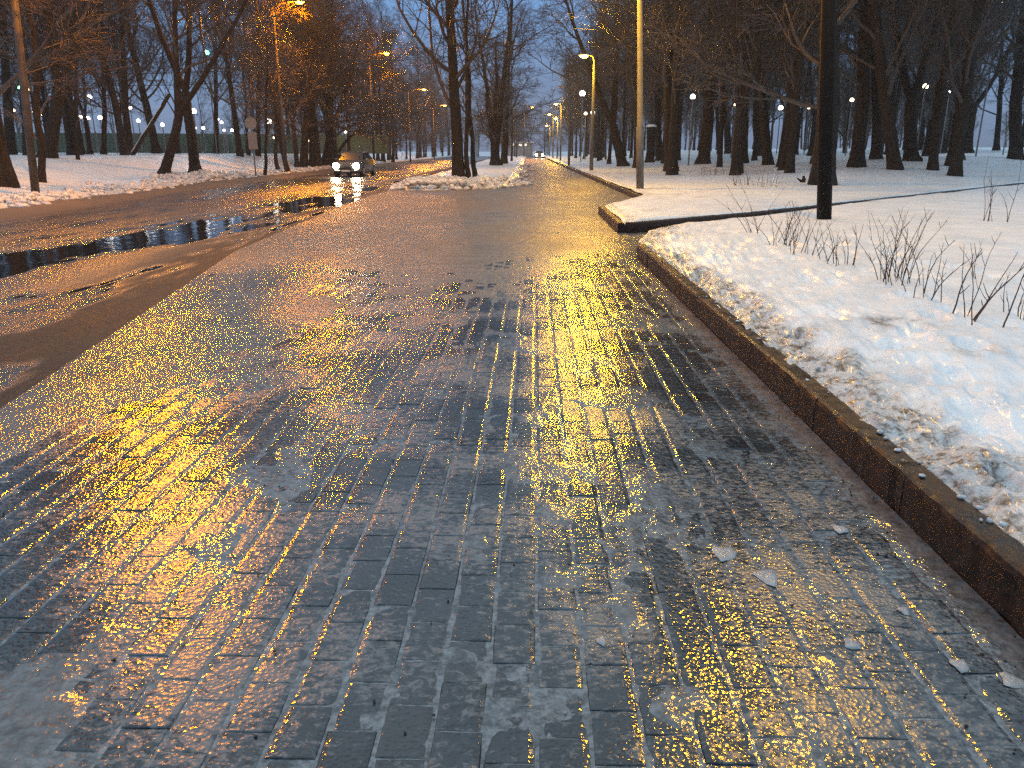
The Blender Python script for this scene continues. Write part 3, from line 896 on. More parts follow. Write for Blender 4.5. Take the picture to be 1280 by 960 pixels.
# the park on the right
PARKG = 'bare park trees in the snow beside the path'
right_trees = [
    ('tall_a', (746, 197), 9, (745, 60), 'dark trunk just past the lit lamp post with arm'),
    ('fork_a', (778, 208), 12, (757, 110), 'warm brown trunk leaning over towards the lit lamp'),
    ('tall_c', (796, 210), 9, (795, 60), 'trunk hidden half behind the plain steel post'),
    ('tall_b', (824, 201), 9, (822, 60), 'trunk right behind the snow-capped stump'),
    ('tall_a', (839, 214), 16, (832, 60), 'thick black flared trunk beside the snow-capped stump'),
    ('tall_c', (879, 205), 15, (882, 60), 'thick dark trunk with a white lamp glowing by it'),
    ('tall_b', (899, 192), 5, (893, 60), 'thin trunk between two thick ones behind the weeds'),
    ('tall_a', (911, 192), 9, (905, 60), 'trunk lit brown near the weeds'),
    ('tall_c', (930, 204), 9, (931, 60), 'upright trunk behind the clump of pale weeds'),
    ('tall_b', (949, 195), 11, (948, 60), 'darker trunk behind the weeds, further in'),
    ('tall_a', (960, 206), 11, (950, 60), 'trunk leaning over the weeds, foremost there'),
    ('fork_a', (988, 190), 7, (985, 90), 'small far trunk near the bluish opening'),
    ('tall_b', (1028, 231), 27, (1031, 60), 'massive orange-brown trunk behind the black post'),
    ('tall_c', (1071, 209), 17, (1074, 60), 'stout straight trunk just past the massive brown one'),
    ('tall_b', (1095, 199), 12, (1092, 60), 'trunk standing between stout and leaning trunks'),
    ('tall_a', (1119, 212), 16, (1100, 60), 'heavy trunk leaning strongly, ahead of the forked one'),
    ('fork_a', (1140, 201), 15, (1141, 90), 'wide forked trunk behind the heavy leaning one'),
    ('tall_c', (1151, 188), 8, (1149, 60), 'thin trunk tucked behind the forked one'),
    ('fork_b', (1178, 191), 9, (1170, 90), 'trunk that the pale broken trunk leans on'),
    ('tall_b', (1196, 199), 15, (1203, 60), 'strong black trunk just past the pale broken trunk'),
    ('fork_b', (1210, 191), 10, (1222, 60), 'branching trunk against the blue sky gap'),
    ('tall_c', (1245, 188), 7, (1252, 60), 'narrow trunk in the bright sky gap'),
    ('tall_a', (1257, 187), 9, (1262, 60), 'second narrow trunk in the sky gap, near the end tree'),
    ('tall_b', (1268, 199), 15, (1276, 60), 'last thick trunk before the photo ends on the park side'),
]
for kind, bp, wpx, top, lab in right_trees:
    plant(kind, hit(*bp), lab, wpx, top, PARKG)
used = [o.location.copy() for o in scn.objects if o.name.startswith('bare_tree')]
cnt = 0; tries = 0
while cnt < 125 and tries < 3000:
    tries += 1
    y = 36 + 190 * rt.random() ** 1.25; x = farL(y) + 3.5 + rt.random() * (0.8 * y + 12)
    if any((u.x - x) ** 2 + (u.y - y) ** 2 < 2.2 ** 2 for u in used): continue
    z_c = y * math.cos(PITCH); px = 640 + x / z_c * FPX
    if px > 1310: continue
    if 1200 < px < 1270 and rt.random() < 0.9: continue
    used.append(Vector((x, y, 0)))
    plant(rt.choice(['tall_a', 'tall_b', 'tall_c', 'fork_a', 'tall_a', 'tall_c']), (x, y, ground(x, y)), 'bare tree deep inside the dark park', None, None, 'trees deep inside the park', hs=rt.uniform(0.85, 1.1), rscale=rt.uniform(0.7, 1.15))
    cnt += 1
# end of the street: a closing belt of trees
for k in range(20):
    y = rt.uniform(225, 262); x = -42 + k * 4.0 + rt.uniform(-1.2, 1.2)
    plant(rt.choice(['bushy_a', 'bushy_b', 'multi']), (x, y, 0.0), 'distant hazy tree closing the end of the street', None, None, 'belt of trees at the street end', hs=rt.uniform(0.8, 1.1), rscale=rt.uniform(0.9, 1.3))

# the depth of the woods that reads as one mass
def woods_tree(seed, H):
    rg = np.random.default_rng(seed); M = 8
    z = np.linspace(0, 1, M)
    P = np.stack([np.cumsum(rg.normal(0, .12, M)), np.cumsum(rg.normal(0, .12, M)), z * H - .4], 1)[None]; Rr = (0.19 * (1 - .85 * z))[None]
    out = [(P, Rr, 6)]
    P1, R1 = grow(rg, P, Rr, 18, 5.0, .12, .97, 42, 5, .14, .10, .6, .10, .25); out.append((P1, R1, 4))
    P2, R2 = grow(rg, P1, R1, 8, 2.3, .15, 1, 44, 3, .18, .04, .6, .035, .5); out.append((P2, R2, 3))
    P3, R3 = grow(rg, P2, R2, 6, 1.2, .1, 1, 44, 1, .2, 0, .8, .022, .6); out.append((P3, np.maximum(R3, .013), 3))
    V = []; F = []; n = 0
    for Pq, Rq, sd in out:
        v, f = tubes(Pq, Rq, sd); V.append(v); F.append(f + n); n += len(v)
    return np.concatenate(V), np.concatenate(F)
WT = [woods_tree(60 + k, h) for k, h in enumerate((17, 19, 15, 18))]
def woods(places, label):
    V = []; F = []; n = 0
    for (x, y, z, s, k) in places:
        v, f = WT[k]; a = rt.uniform(0, 6.28); c, q = math.cos(a), math.sin(a)
        v2 = np.stack([v[:, 0] * c - v[:, 1] * q, v[:, 0] * q + v[:, 1] * c, v[:, 2]], 1) * s + np.array([x, y, z])
        V.append(v2); F.append(f + n); n += len(v)
    o = obj('far_woods', np_mesh('far_woods', np.concatenate(V), np.concatenate(F)), M_TWIG); o['kind'] = 'stuff'; o['label'] = label
pl = []
for k in range(66):
    y = rt.uniform(80, 225); x = farL(y) + 5 + rt.random() * (0.85 * y)
    if 1195 < 640 + x / (y * math.cos(PITCH)) * FPX < 1275: continue
    pl.append((x, y, ground(x, y), rt.uniform(.8, 1.1), k % 4))
woods(pl, 'dark mass of bare woods filling the depth of the park')
pl = []
for k in range(14):
    y = rt.uniform(110, 200); x = road_far(y) - rt.uniform(6, 75)
    pl.append((x, y, ground(x, y), rt.uniform(.75, 1.0), k % 4))
woods(pl, 'dark mass of bare woods beyond the green fence')

def bg_labels(group, marks, what):
    bins = {}
    for o in scn.objects:
        if o.get('group') != group or o.type != 'EMPTY': continue
        p = o.location; z_c = p.y * math.cos(PITCH) + (CAM_H - p.z) * math.sin(PITCH); px = 640 + p.x / z_c * FPX
        k = max([i for i, m_ in enumerate(marks) if m_[0] <= px] or [-1])
        bins.setdefault(k, []).append((p.y, px, o))
    ORD = 'first second third fourth fifth sixth seventh eighth ninth tenth eleventh twelfth'.split()
    for k, lst in bins.items():
        lst.sort(key=lambda q: q[0])
        if k < 0: where = 'before the ' + marks[0][1]
        elif k == len(marks) - 1: where = 'past the ' + marks[-1][1]
        else: where = 'between the %s and the %s' % (marks[k][1], marks[k + 1][1])
        for i, (_, _, o) in enumerate(lst):
            if i < 12: o['label'] = '%s, %s one back %s' % (what, ORD[i], where)
            else: o['label'] = '%s, among the farthest %s' % (what, where)
bg_labels('trees deep inside the park', [(739, 'amber arm lamp'), (800, 'steel post'), (839, 'flared trunk'), (879, 'lamp trunk'), (930, 'pale weeds'), (975, 'opening lamp'), (1028, 'massive trunk'), (1071, 'stout trunk'), (1119, 'slanting trunk'), (1155, 'pale broken trunk'), (1196, 'black trunk'), (1245, 'sky gap'), (1280, 'photo edge')], 'park tree')
bg_labels('grove beyond the road', [(14, 'upright trunk'), (61, 'thick trunk'), (98, 'spindly tree'), (160, 'close pair'), (204, 'knobbly tree'), (245, 'wide fork'), (300, 'round sign'), (358, 'arm lamp'), (400, 'row trunks'), (436, 'car')], 'grove tree')
bg_labels('far roadside row beyond the car', [(436, 'car'), (500, 'mid row'), (560, 'spreading tree')], 'roadside tree')
bg_labels('belt of trees at the street end', [(430, 'car'), (500, 'row end'), (573, 'spreading tree'), (620, 'clustered tree'), (650, 'lit windows'), (690, 'lamp row')], 'hazy end tree')
bg_labels('far trees on the strip', [(573, 'spreading tree'), (620, 'clustered tree')], 'far strip tree')

# broken and fallen wood
def log(name, a, b_, r0, r1, label, material=M_BARK, snow=False, bend=0.0, cat='fallen trunk'):
    a = Vector(a); b_ = Vector(b_)
    n = 10; pts = []
    perp = Vector((0, 0, 1))
    for i in range(n + 1):
        f = i / n; p = a.lerp(b_, f) + perp * math.sin(f * math.pi) * bend
        p += Vector((random.gauss(0, .02), random.gauss(0, .02), random.gauss(0, .02))) * (r0 * 4)
        pts.append(p - a)
    rr = [r0 + (r1 - r0) * i / n for i in range(n + 1)]
    root = empty(name, a); setp(root, label, cat)
    mb = MB(); mb.tube(pts, rr, 10); mb.build('trunk', material, root, smooth=True)
    if snow:
        mb = MB(); mb.tube([p + Vector((0, -rr[i] * .3, rr[i] * 0.75)) for i, p in enumerate(pts[:-2])], [q * 0.55 for q in rr[:-2]], 8)
        mb.build('snow_cap', M_SNOW, root, smooth=True)
    return root
a = hit(165, 194); log('fallen_tree', a, atY(212, 118, a.y), 0.16, 0.12, 'snow-dusted fallen trunk propped slantwise against the knobbly tree', snow=True)
a = hit(1154, 190); log('broken_tree', a, atY(1168, 140, a.y), 0.20, 0.13, 'pale split broken trunk leaning beyond the forked tree', M_PALEWOOD)
log('fallen_branch', atY(1168, 140, a.y), atY(1192, 112, a.y), 0.12, 0.07, 'dark upper piece of branch hanging over the pale broken trunk', M_BARK, cat='branch')
a = hit(423, 206)
a2 = atY(423, 190, a.y); b2 = atY(466, 167, a.y)
log('arched_branch', a2, b2, 0.16, 0.07, 'long arched limb reaching out above the oncoming car', bend=0.9, cat='branch')
a = hit(812, 203)
st = empty('tree_stump', a); setp(st, 'tall broken stump wearing a cap of snow beside the flared trunk', 'stump')
s_ = m_per_px(a)
mb = MB(); mb.tube([(0, 0, -.2), (0, 0, .15), (0.03, 0, 1.0), (-.03, 0, 44 * s_ * 0.95)], [9 * s_, 6.2 * s_, 5 * s_, 5.5 * s_], 12); mb.build('trunk', M_BARK, st, smooth=True)
mb = MB(); mb.ellipsoid((-.02, 0, 44 * s_ * 0.97), (6.5 * s_, 6 * s_, 2.6 * s_), 14, 8, zmin=-0.3, jit=0.05); mb.build('snow_cap', M_SNOW, st, smooth=True)
a = hit(1003, 228); s_ = m_per_px(a)
st = empty('broken_branch', a); setp(st, 'small dark forked branch end poking out of snow by the massive trunk', 'branch')
mb = MB(); mb.tube([(0, 0, -.05), (.05, 0, .12), (.02, 0, 8 * s_)], [3 * s_, 2.5 * s_, 1.2 * s_], 7); mb.build('branch', M_BARK, st, smooth=True)
mb = MB(); mb.tube([(0, 0, .02), (-4 * s_, 0, 3 * s_), (-7.5 * s_, 0, 5.5 * s_)], [2 * s_, 1.3 * s_, .6 * s_], 6); mb.build('twig', M_BARK, st, smooth=True)

# ------------------------------------------------------------------ lamps
def street_lamp(base, head, lit, color, power, label, group, post_mat=M_STEEL, r0=0.09, r1=0.05, name='street_lamp', lens_r=0.20, sleeve=False, top=None):
    base = Vector(base); head = Vector(head)
    root = empty(name, base); setp(root, label, 'street lamp', group)
    h = head - base
    if top is not None:
        q = (atY(top[0], top[1], base.y) - base).normalized()
        rq = Vector((0, 0, 1)).rotation_difference(q); root.rotation_euler = rq.to_euler(); h = rq.inverted() @ h
    d = Vector((h.x, h.y, 0)); L = d.length; dn = d.normalized() if L > 0.01 else Vector((-1, 0, 0))
    mb = MB(); zt = h.z - 0.15
    mb.tube([(0, 0, -0.4), (0, 0, zt * 0.28), (0, 0, zt * 0.281), (0, 0, zt)], [r0, r0 * 0.98, r0 * (0.78 if sleeve else .96), r1], 14)
    mb.build('post', post_mat, root, smooth=True)
    mb = MB()
    arm = [(0, 0, zt - 0.02)] + [tuple(dn * (L - 0.35) * f + Vector((0, 0, zt + 0.22 * math.sin(f * 1.6)))) for f in (0.15, 0.4, 0.7, 1.0)]
    mb.tube(arm, [r1 * .95, r1 * .9, r1 * .85, r1 * .8, r1 * .7], 8); mb.build('arm', post_mat, root, smooth=True)
    # cobra head
    ang = math.atan2(dn.y, dn.x); Rm = Matrix.Rotation(ang, 3, 'Z')
    mb = MB()
    V = []; F = []
    secs = [(-0.42, .05, .05), (-0.25, .09, .07), (0.0, .15, .10), (0.22, .16, .09), (0.36, .09, .04)]
    for (xx, wy, hz) in secs:
        for (cy, cz) in ((-1, -.15), (-.7, .7), (0, 1), (.7, .7), (1, -.15), (.6, -.3), (-.6, -.3)):
            V.append(Rm @ Vector((xx, cy * wy, cz * hz)))
    n = 7
    for i in range(len(secs) - 1):
        for k in range(n):
            j = (k + 1) % n; F.append((i * n + k, i * n + j, (i + 1) * n + j, (i + 1) * n + k))
    F.append(tuple(range(n - 1, -1, -1))); F.append(tuple((len(secs) - 1) * n + k for k in range(n)))
    mb.add([v + h + Vector((0, 0, 0.05)) for v in V], F)
    hd = mb.build('lamp_head', M_HOUSING, root, smooth=True)
    mb = MB(); c = h + Vector((0, 0, -0.0))
    mb.ellipsoid((0, 0, 0), (0.26, 0.17, 0.11), 14, 8)
    lens = mb.build('lens', M_LENS[name + str(lit)], hd, smooth=True); lens.location = c; lens.rotation_euler = (0, 0, ang)
    if lit and power > 0:
        ld = bpy.data.lights.new('lamp_light', 'POINT'); ld.energy = power; ld.color = color; ld.shadow_soft_size = lens_r
        lo = bpy.data.objects.new('lamp_light', ld); COL.objects.link(lo); lo.parent = root; lo.location = h + Vector((0, 0, -0.10 - lens_r))
    return root
M_LENS = {
    'street_lampTrue': emit('glowing_sodium_lens', (1.0, 0.42, 0.05), 25),
    'street_lampFalse': plain('unlit_lens', (0.4, 0.4, 0.4), 0.2),
    'path_lampTrue': emit('glowing_amber_lens', (1.0, 0.62, 0.15), 25),
    'path_lampFalse': plain('unlit_path_lens', (0.35, 0.35, 0.35), 0.2),
}
RG = 'sodium street lamps beyond the road'
b1 = hit(45, 245)
street_lamp(b1, (-11.6, 23.6, 10.0), True, SODIUM, P_ROAD * 2.1, 'steel street lamp post standing in roadside snow before the thick trunks', RG, M_ROADPOST, r0=0.12, r1=0.08, lens_r=0.26, top=(30, 108))
b2_ = hit(358, 216)
street_lamp(b2_, atY(374, 3, b2_.y), True, SODIUM, P_ROAD * 1.9, 'street lamp glowing orange highest above the road', RG, M_ROADPOST, r0=0.12, r1=0.07, lens_r=0.22)
b3 = hit(468, 208)
street_lamp(b3, atY(483, 67, b3.y), True, SODIUM, P_ROAD * 1.1, 'street lamp glowing orange behind arching black branches', RG, M_ROADPOST, r0=0.12, r1=0.07, lens_r=0.25)
for (px, py, y) in ((530, 112, 112), (556, 132, 150)):
    q = atY(px, py, y)
    bx = q.x - 2.2
    street_lamp((bx, y, ground(bx, y)), q, True, SODIUM, P_ROAD * 1.1, 'far dim orange street lamp in the ' + ('nearer' if y < 120 else 'farther') + ' branches of the roadside row', RG, M_ROADPOST, r0=0.12, r1=0.07, lens_r=0.25)
q = atY(666, 134, 170)
street_lamp((q.x - 1.8, 170, 0.0), q, True, SODIUM, P_ROAD, 'far pinkish street lamp hanging over the end of the path', RG, M_ROADPOST, r0=0.1, r1=0.06, lens_r=0.25)

PG = 'lamp posts in a row along the path'
b0 = hit(1030, 273)
street_lamp(b0, (4.75, 12.2, 9.6), True, PATHLAMP, P_PATH * 1.1, 'thick black post standing alone among the dry weeds', PG, M_BLACKPOST, 0.135, 0.09, 'path_lamp', top=(1036, 0))
bp1 = hit(800, 236)
street_lamp(bp1, (bp1.x - 1.7, bp1.y + 0.2, 7.6), True, PATHLAMP, P_PATH * 1.7, 'tall grey steel lamp post with its head above the photo', PG, M_STEEL, 0.13, 0.085, 'path_lamp', sleeve=True, top=(800, 0))
bp2 = hit(739, 213)
street_lamp(bp2, atY(730, 70, bp2.y), True, PATHLAMP, P_PATH, 'lamp post with glowing amber head on a short arm, nearest lit one', PG, M_STEEL, 0.13, 0.07, 'path_lamp', 0.2)
for (bx, by, hx, hy, lit, lab) in ((711, 206.5, 703, 109, False, 'slim lamp post with its head unlit'),
                                  (700.5, 200.5, 695, 130, True, 'second lit lamp post with arm along the path'),
                                  (691, 197.5, 686.5, 143, True, 'third lit lamp post with arm along the path'),
                                  (687, 195.5, 683.5, 157, True, 'lowest of the small glowing lamps at the path end'),
                                  (696.5, 198.5, 694.5, 148, True, 'small lamp glowing between the second and third lit posts')):
    bb = hit(bx, by)
    street_lamp(bb, atY(hx, hy, bb.y), lit, PATHLAMP, P_PATH, lab, PG, M_STEEL, 0.12, 0.07, 'path_lamp', 0.22)

# small park and yard lamps: a thin pole with a glowing globe
M_GLOBE = {'white': emit('white_globe_glow', (1.0, 0.93, 0.82), 9), 'green': emit('green_signal_glow', (0.15, 1.0, 0.55), 12), 'warm': emit('warm_globe_glow', (1.0, 0.70, 0.42), 9)}
def globe_lamp(px, py, y, col, label, group, r_px=3.2, power=0, cat='lamp'):
    q = atY(px, py, y); g = ground(q.x, y)
    root = empty('globe_lamp', (q.x, y, g)); setp(root, label, cat, group)
    h = max(1.0, q.z - g); mpp = m_per_px(q); r = r_px * mpp
    mb = MB(); mb.tube([(0, 0, -.3), (0, 0, h - r * .6)], [0.06, 0.045], 8); mb.build('pole', M_HOUSING, root, smooth=True)
    mb = MB(); mb.tube([(0, 0, h - r * 1.05), (0, 0, h - r * .7)], [r * .5, r * .7], 8); mb.build('collar', M_HOUSING, root, smooth=True)
    mb = MB(); mb.ellipsoid((0, 0, h), (r, r, r), 12, 8); mb.build('globe', M_GLOBE[col], root, smooth=True)
    return root
YG = 'white yard lamps beyond the green fence'
yard = [(112, 121, 78, 'white', 3.2, 'brightest white yard lamp above the fence gap'), (22, 109, 70, 'green', 3.4, 'green glowing light high between the first trunks'),
        (17, 138, 72, 'warm', 2.4, 'warm lamp beside the upright black trunk'), (37, 112, 74, 'warm', 1.8, 'tiny lamp high behind the steel lamp post'),
        (43, 140, 72, 'warm', 3.0, 'pinkish lamp just behind the steel lamp post'), (53, 143, 76, 'white', 2.2, 'small white lamp between post and thick trunk'),
        (101, 146, 80, 'warm', 2.4, 'warm lamp above the spindly young tree'), (110, 148, 80, 'white', 2.8, 'left lamp of the white pair near the spindly tree'),
        (125, 147, 80, 'white', 3.2, 'larger lamp of the white pair near the spindly tree'), (163, 135, 78, 'white', 2.2, 'lamp glowing just past the close trunk pair'),
        (157, 155, 82, 'warm', 2.0, 'low lamp seen between the close trunk pair'), (173, 151, 78, 'white', 2.8, 'low white lamp over the fallen trunk'),
        (182, 131, 76, 'white', 3.4, 'high bright lamp over the fallen trunk'), (203, 156, 78, 'white', 2.8, 'white lamp by the knobbly tree'),
        (242, 139, 74, 'white', 4.2, 'largest white lamp, in the fork of the roadside tree'), (244, 160, 80, 'white', 2.2, 'lower lamp under the largest white one'),
        (254, 160, 80, 'white', 2.4, 'lower lamp just right of the tree fork'), (272, 149, 82, 'white', 2.2, 'upper one of two close lamps past the fork'),
        (277, 153, 84, 'white', 2.2, 'lower one of two close lamps past the fork'), (280, 163, 86, 'white', 1.8, 'faint low lamp nearer the fork'),
        (290, 163, 86, 'white', 2.2, 'faint low lamp nearer the thin leaning trunk'), (336, 152, 84, 'white', 4.4, 'broad white glow just past the round sign'),
        (366, 156, 86, 'white', 2.4, 'white lamp among the dense row trunks'), (343, 172, 84, 'warm', 2.2, 'warm low lamp by the narrow sapling'),
        (386, 176, 88, 'warm', 1.8, 'small low lamp between the thick row trunks'), (432, 165, 90, 'white', 2.0, 'white lamp under the arched limb'),
        (444, 181, 100, 'warm', 2.0, 'dim low lamp under the arched limb'), (454, 181, 100, 'warm', 2.0, 'dim low lamp under the end of the arched limb')]
for (px, py, y, c, rp, lab) in yard: globe_lamp(px, py, y, c, lab.replace('left lamp', 'smaller lamp').replace('just right of', 'just past'), YG, rp * 0.8)
# tall greenish floodlights whose reflections streak the puddle
for (px, py, y, lab) in ((118, -8, 70, 'tall floodlight out above the trees, mirrored in the puddle'), (258, 66, 74, 'tall pale green floodlight behind the forked roadside tree')):
    globe_lamp(px, py, y, 'green', lab, 'tall floodlights behind the grove', 3.2)
FG = 'small lamps deep in the park'
park_l = [(866, 121, 60, 'white', 4.0, 'brightest lamp inside the park beside a thick trunk'), (919, 131, 75, 'warm', 2.0, 'tiny lamp beside the brown-lit trunk'),
          (845, 141, 80, 'white', 1.8, 'tiny lamp behind the flared trunk'), (976, 135, 85, 'white', 3.6, 'white lamp in the bluish opening'),
          (1065, 125, 70, 'warm', 3.0, 'lamp glowing beside the stout trunk'), (1011, 135, 80, 'warm', 2.0, 'lamp peeking past the massive trunk'),
          (1157, 108, 62, 'warm', 4.0, 'lamp lighting the pale broken trunk'), (1183, 101, 75, 'warm', 2.0, 'reddish upper lamp of the small pair'),
          (1187, 115, 75, 'white', 2.0, 'pale lower lamp of the small pair'), (728, 117, 95, 'white', 4.5, 'round lamp on a thin pole behind the lit arm lamp'),
          (732, 142, 110, 'warm', 2.4, 'tiny lamp behind the amber lamp post, twin'), (741, 141, 105, 'white', 3.4, 'white lamp overlapping the amber lamp post'),
          (1252, 3, 60, 'warm', 2.0, 'lamp at the very top over the sky gap'), (1274, 78, 70, 'warm', 2.6, 'orange lamp beside the last thick trunk')]
for (px, py, y, c, rp, lab) in park_l: globe_lamp(px, py, y, c, lab, FG, rp * 0.8)

# ------------------------------------------------------------------ sign, fence, wires, far things
sb = hit(320, 221); s_ = m_per_px(sb)
sg = empty('road_sign', sb); setp(sg, 'round road sign seen from behind above a rectangular plate', 'road sign')
top = atY(316, 146, sb.y); hgt = top.z - sb.z; lx = (top.x - sb.x)
mb = MB(); mb.tube([(0, 0, -.3), (0, 0, hgt)], 0.035, 8); mb.build('post', M_STEEL, sg, smooth=True)
q = atY(317, 154, sb.y); mb = MB(); mb.tube([(0, -.05, q.z - sb.z), (0, -.075, q.z - sb.z)], [7.2 * s_, 7.2 * s_], 28); mb.build('round_plate', M_SIGN, sg)
q = atY(318, 176, sb.y); mb = MB(); mb.box((0.02, -.06, q.z - sb.z), (11 * s_, .02, 20 * s_)); mb.build('rectangular_plate', M_SIGN, sg)

fr = empty('fence', (-66, 74, 1.2)); setp(fr, 'long dull green sheet fence behind the grove', 'fence')
A = Vector((-66, 74, 0)); B = Vector((-14, 92, 0)); nP = 22
for k in range(nP):
    p0 = A.lerp(B, k / nP); p1 = A.lerp(B, (k + 1) / nP); mid = (p0 + p1) / 2 - A
    ang = math.atan2((B - A).y, (B - A).x); L = (p1 - p0).length
    mb = MB(); mb.box((0, 0, 1.0), (L - 0.12, .05, 2.05))
    for q_ in range(6): mb.box((-L / 2 + .06 + (q_ + .5) * (L - .12) / 6, -.04, 1.0), (.05, .03, 2.0))
    o = mb.build('fence_panel', M_FENCE, fr); o.location = mid; o.rotation_euler = (0, 0, ang)
    mb = MB(); mb.box((0, -.03, 1.05), (.09, .10, 2.3)); o = mb.build('fence_post', M_FENCEPOST, fr); o.location = p0 - A; o.rotation_euler = (0, 0, ang)

# overhead wires between two poles
wy = 72.0
for (py, lab) in ((88, 'upper dark wire strung across the sky behind the grove'), (103, 'lower dark wire strung across the sky behind the grove')):
    a = atY(-60, py, wy); b_ = atY(345, py - 2, wy)
    pts = [a.lerp(b_, i / 20) + Vector((0, 0, -0.35 * math.sin(i / 20 * math.pi))) for i in range(21)]
    mb = MB(); mb.tube([p - a for p in pts], 0.03, 5); o = mb.build('overhead_wire', M_BLACKPOST, None, loc=a); setp(o, lab, 'wire')
for (px, lab) in ((-60, 'wire pole past the photo edge behind the grove'), (345, 'wire pole behind the narrow sapling')):
    q = atY(px, 84, wy + .1); g = ground(q.x, wy)
    mb = MB(); mb.tube([(0, 0, -.3), (0, 0, q.z - g)], [.14, .09], 10); o = mb.build('wire_pole', M_STEEL, None, True, (q.x, wy + .1, g)); setp(o, lab, 'pole')

# overpass across the end of the street
M_CONC = plain('grey_concrete', (0.28, 0.28, 0.28), 0.85)
ov = empty('overpass', (-10, 270, 0)); setp(ov, 'low hazy footbridge crossing the end of the street', 'bridge')
mb = MB(); mb.box((0, 0, 7.2), (110, 5, 0.9)); mb.build('deck', M_CONC, ov)
mb = MB(); mb.tube([(-55, -2.4, 8.9), (55, -2.4, 8.9)], .07, 6); mb.build('handrail', M_STEEL, ov)
for k in range(28):
    mb = MB(); mb.box((-54 + k * 4, -2.4, 8.25), (.12, .12, 1.25)); mb.build('railing_post', M_STEEL, ov)
for x in (-48, -24, -2, 22, 46):
    mb = MB(); mb.box((x, 0, 3.2), (1.0, 2.4, 7.1)); mb.build('pier', M_CONC, ov)
# low building with lit windows at the end
kb = empty('low_building', (0.8, 205, 0)); 
q = atY(650, 181, 205); kb.location = (q.x, 207, 0)
setp(kb, 'low dim building with three small lit windows at the street end', 'building')
M_LIT = emit('lit_window', (1.0, 0.86, 0.72), 1.3)
mb = MB(); mb.box((0, 0, 1.7), (6.5, 4, 3.4)); mb.build('wall', M_CONC, kb)
mb = MB(); mb.box((0, 0, 3.5), (7.1, 4.6, .2)); mb.build('roof', M_SNOW, kb)
for dx, ww in ((-1.8, .9), (0.1, .8), (1.4, .6)):
    mb = MB(); mb.box((dx, -2.02, q.z), (ww + .16, .06, .7)); w_ = mb.build('window', M_HOUSING, kb)
    mb = MB(); mb.box((dx, -2.06, q.z), (ww, .03, .55)); mb.build('pane', M_LIT, w_)

# ------------------------------------------------------------------ cars
M_PAINT = plain('dark_car_paint', (0.045, 0.045, 0.05), 0.25, vary=0.1)
M_GLASS = plain('dark_car_glass', (0.01, 0.012, 0.014), 0.2, spec=0.12)
M_TYRE = plain('tyre_rubber', (0.02, 0.02, 0.02), 0.8)
M_RIM = plain('alloy_rim', (0.4, 0.4, 0.42), 0.35, 0.8)
M_HEAD = emit('headlight_glow', (1.0, 0.86, 0.55), 90)
M_PLATE = plain('number_plate_white', (0.7, 0.7, 0.68), 0.5)
def loft(secs):
    V = []; F = []; n = len(secs[0])
    for s in secs: V += s
    for i in range(len(secs) - 1):
        for k in range(n):
            j = (k + 1) % n; F.append((i * n + k, i * n + j, (i + 1) * n + j, (i + 1) * n + k))
    F.append(tuple(range(n - 1, -1, -1))); F.append(tuple((len(secs) - 1) * n + k for k in range(n)))
    return V, F
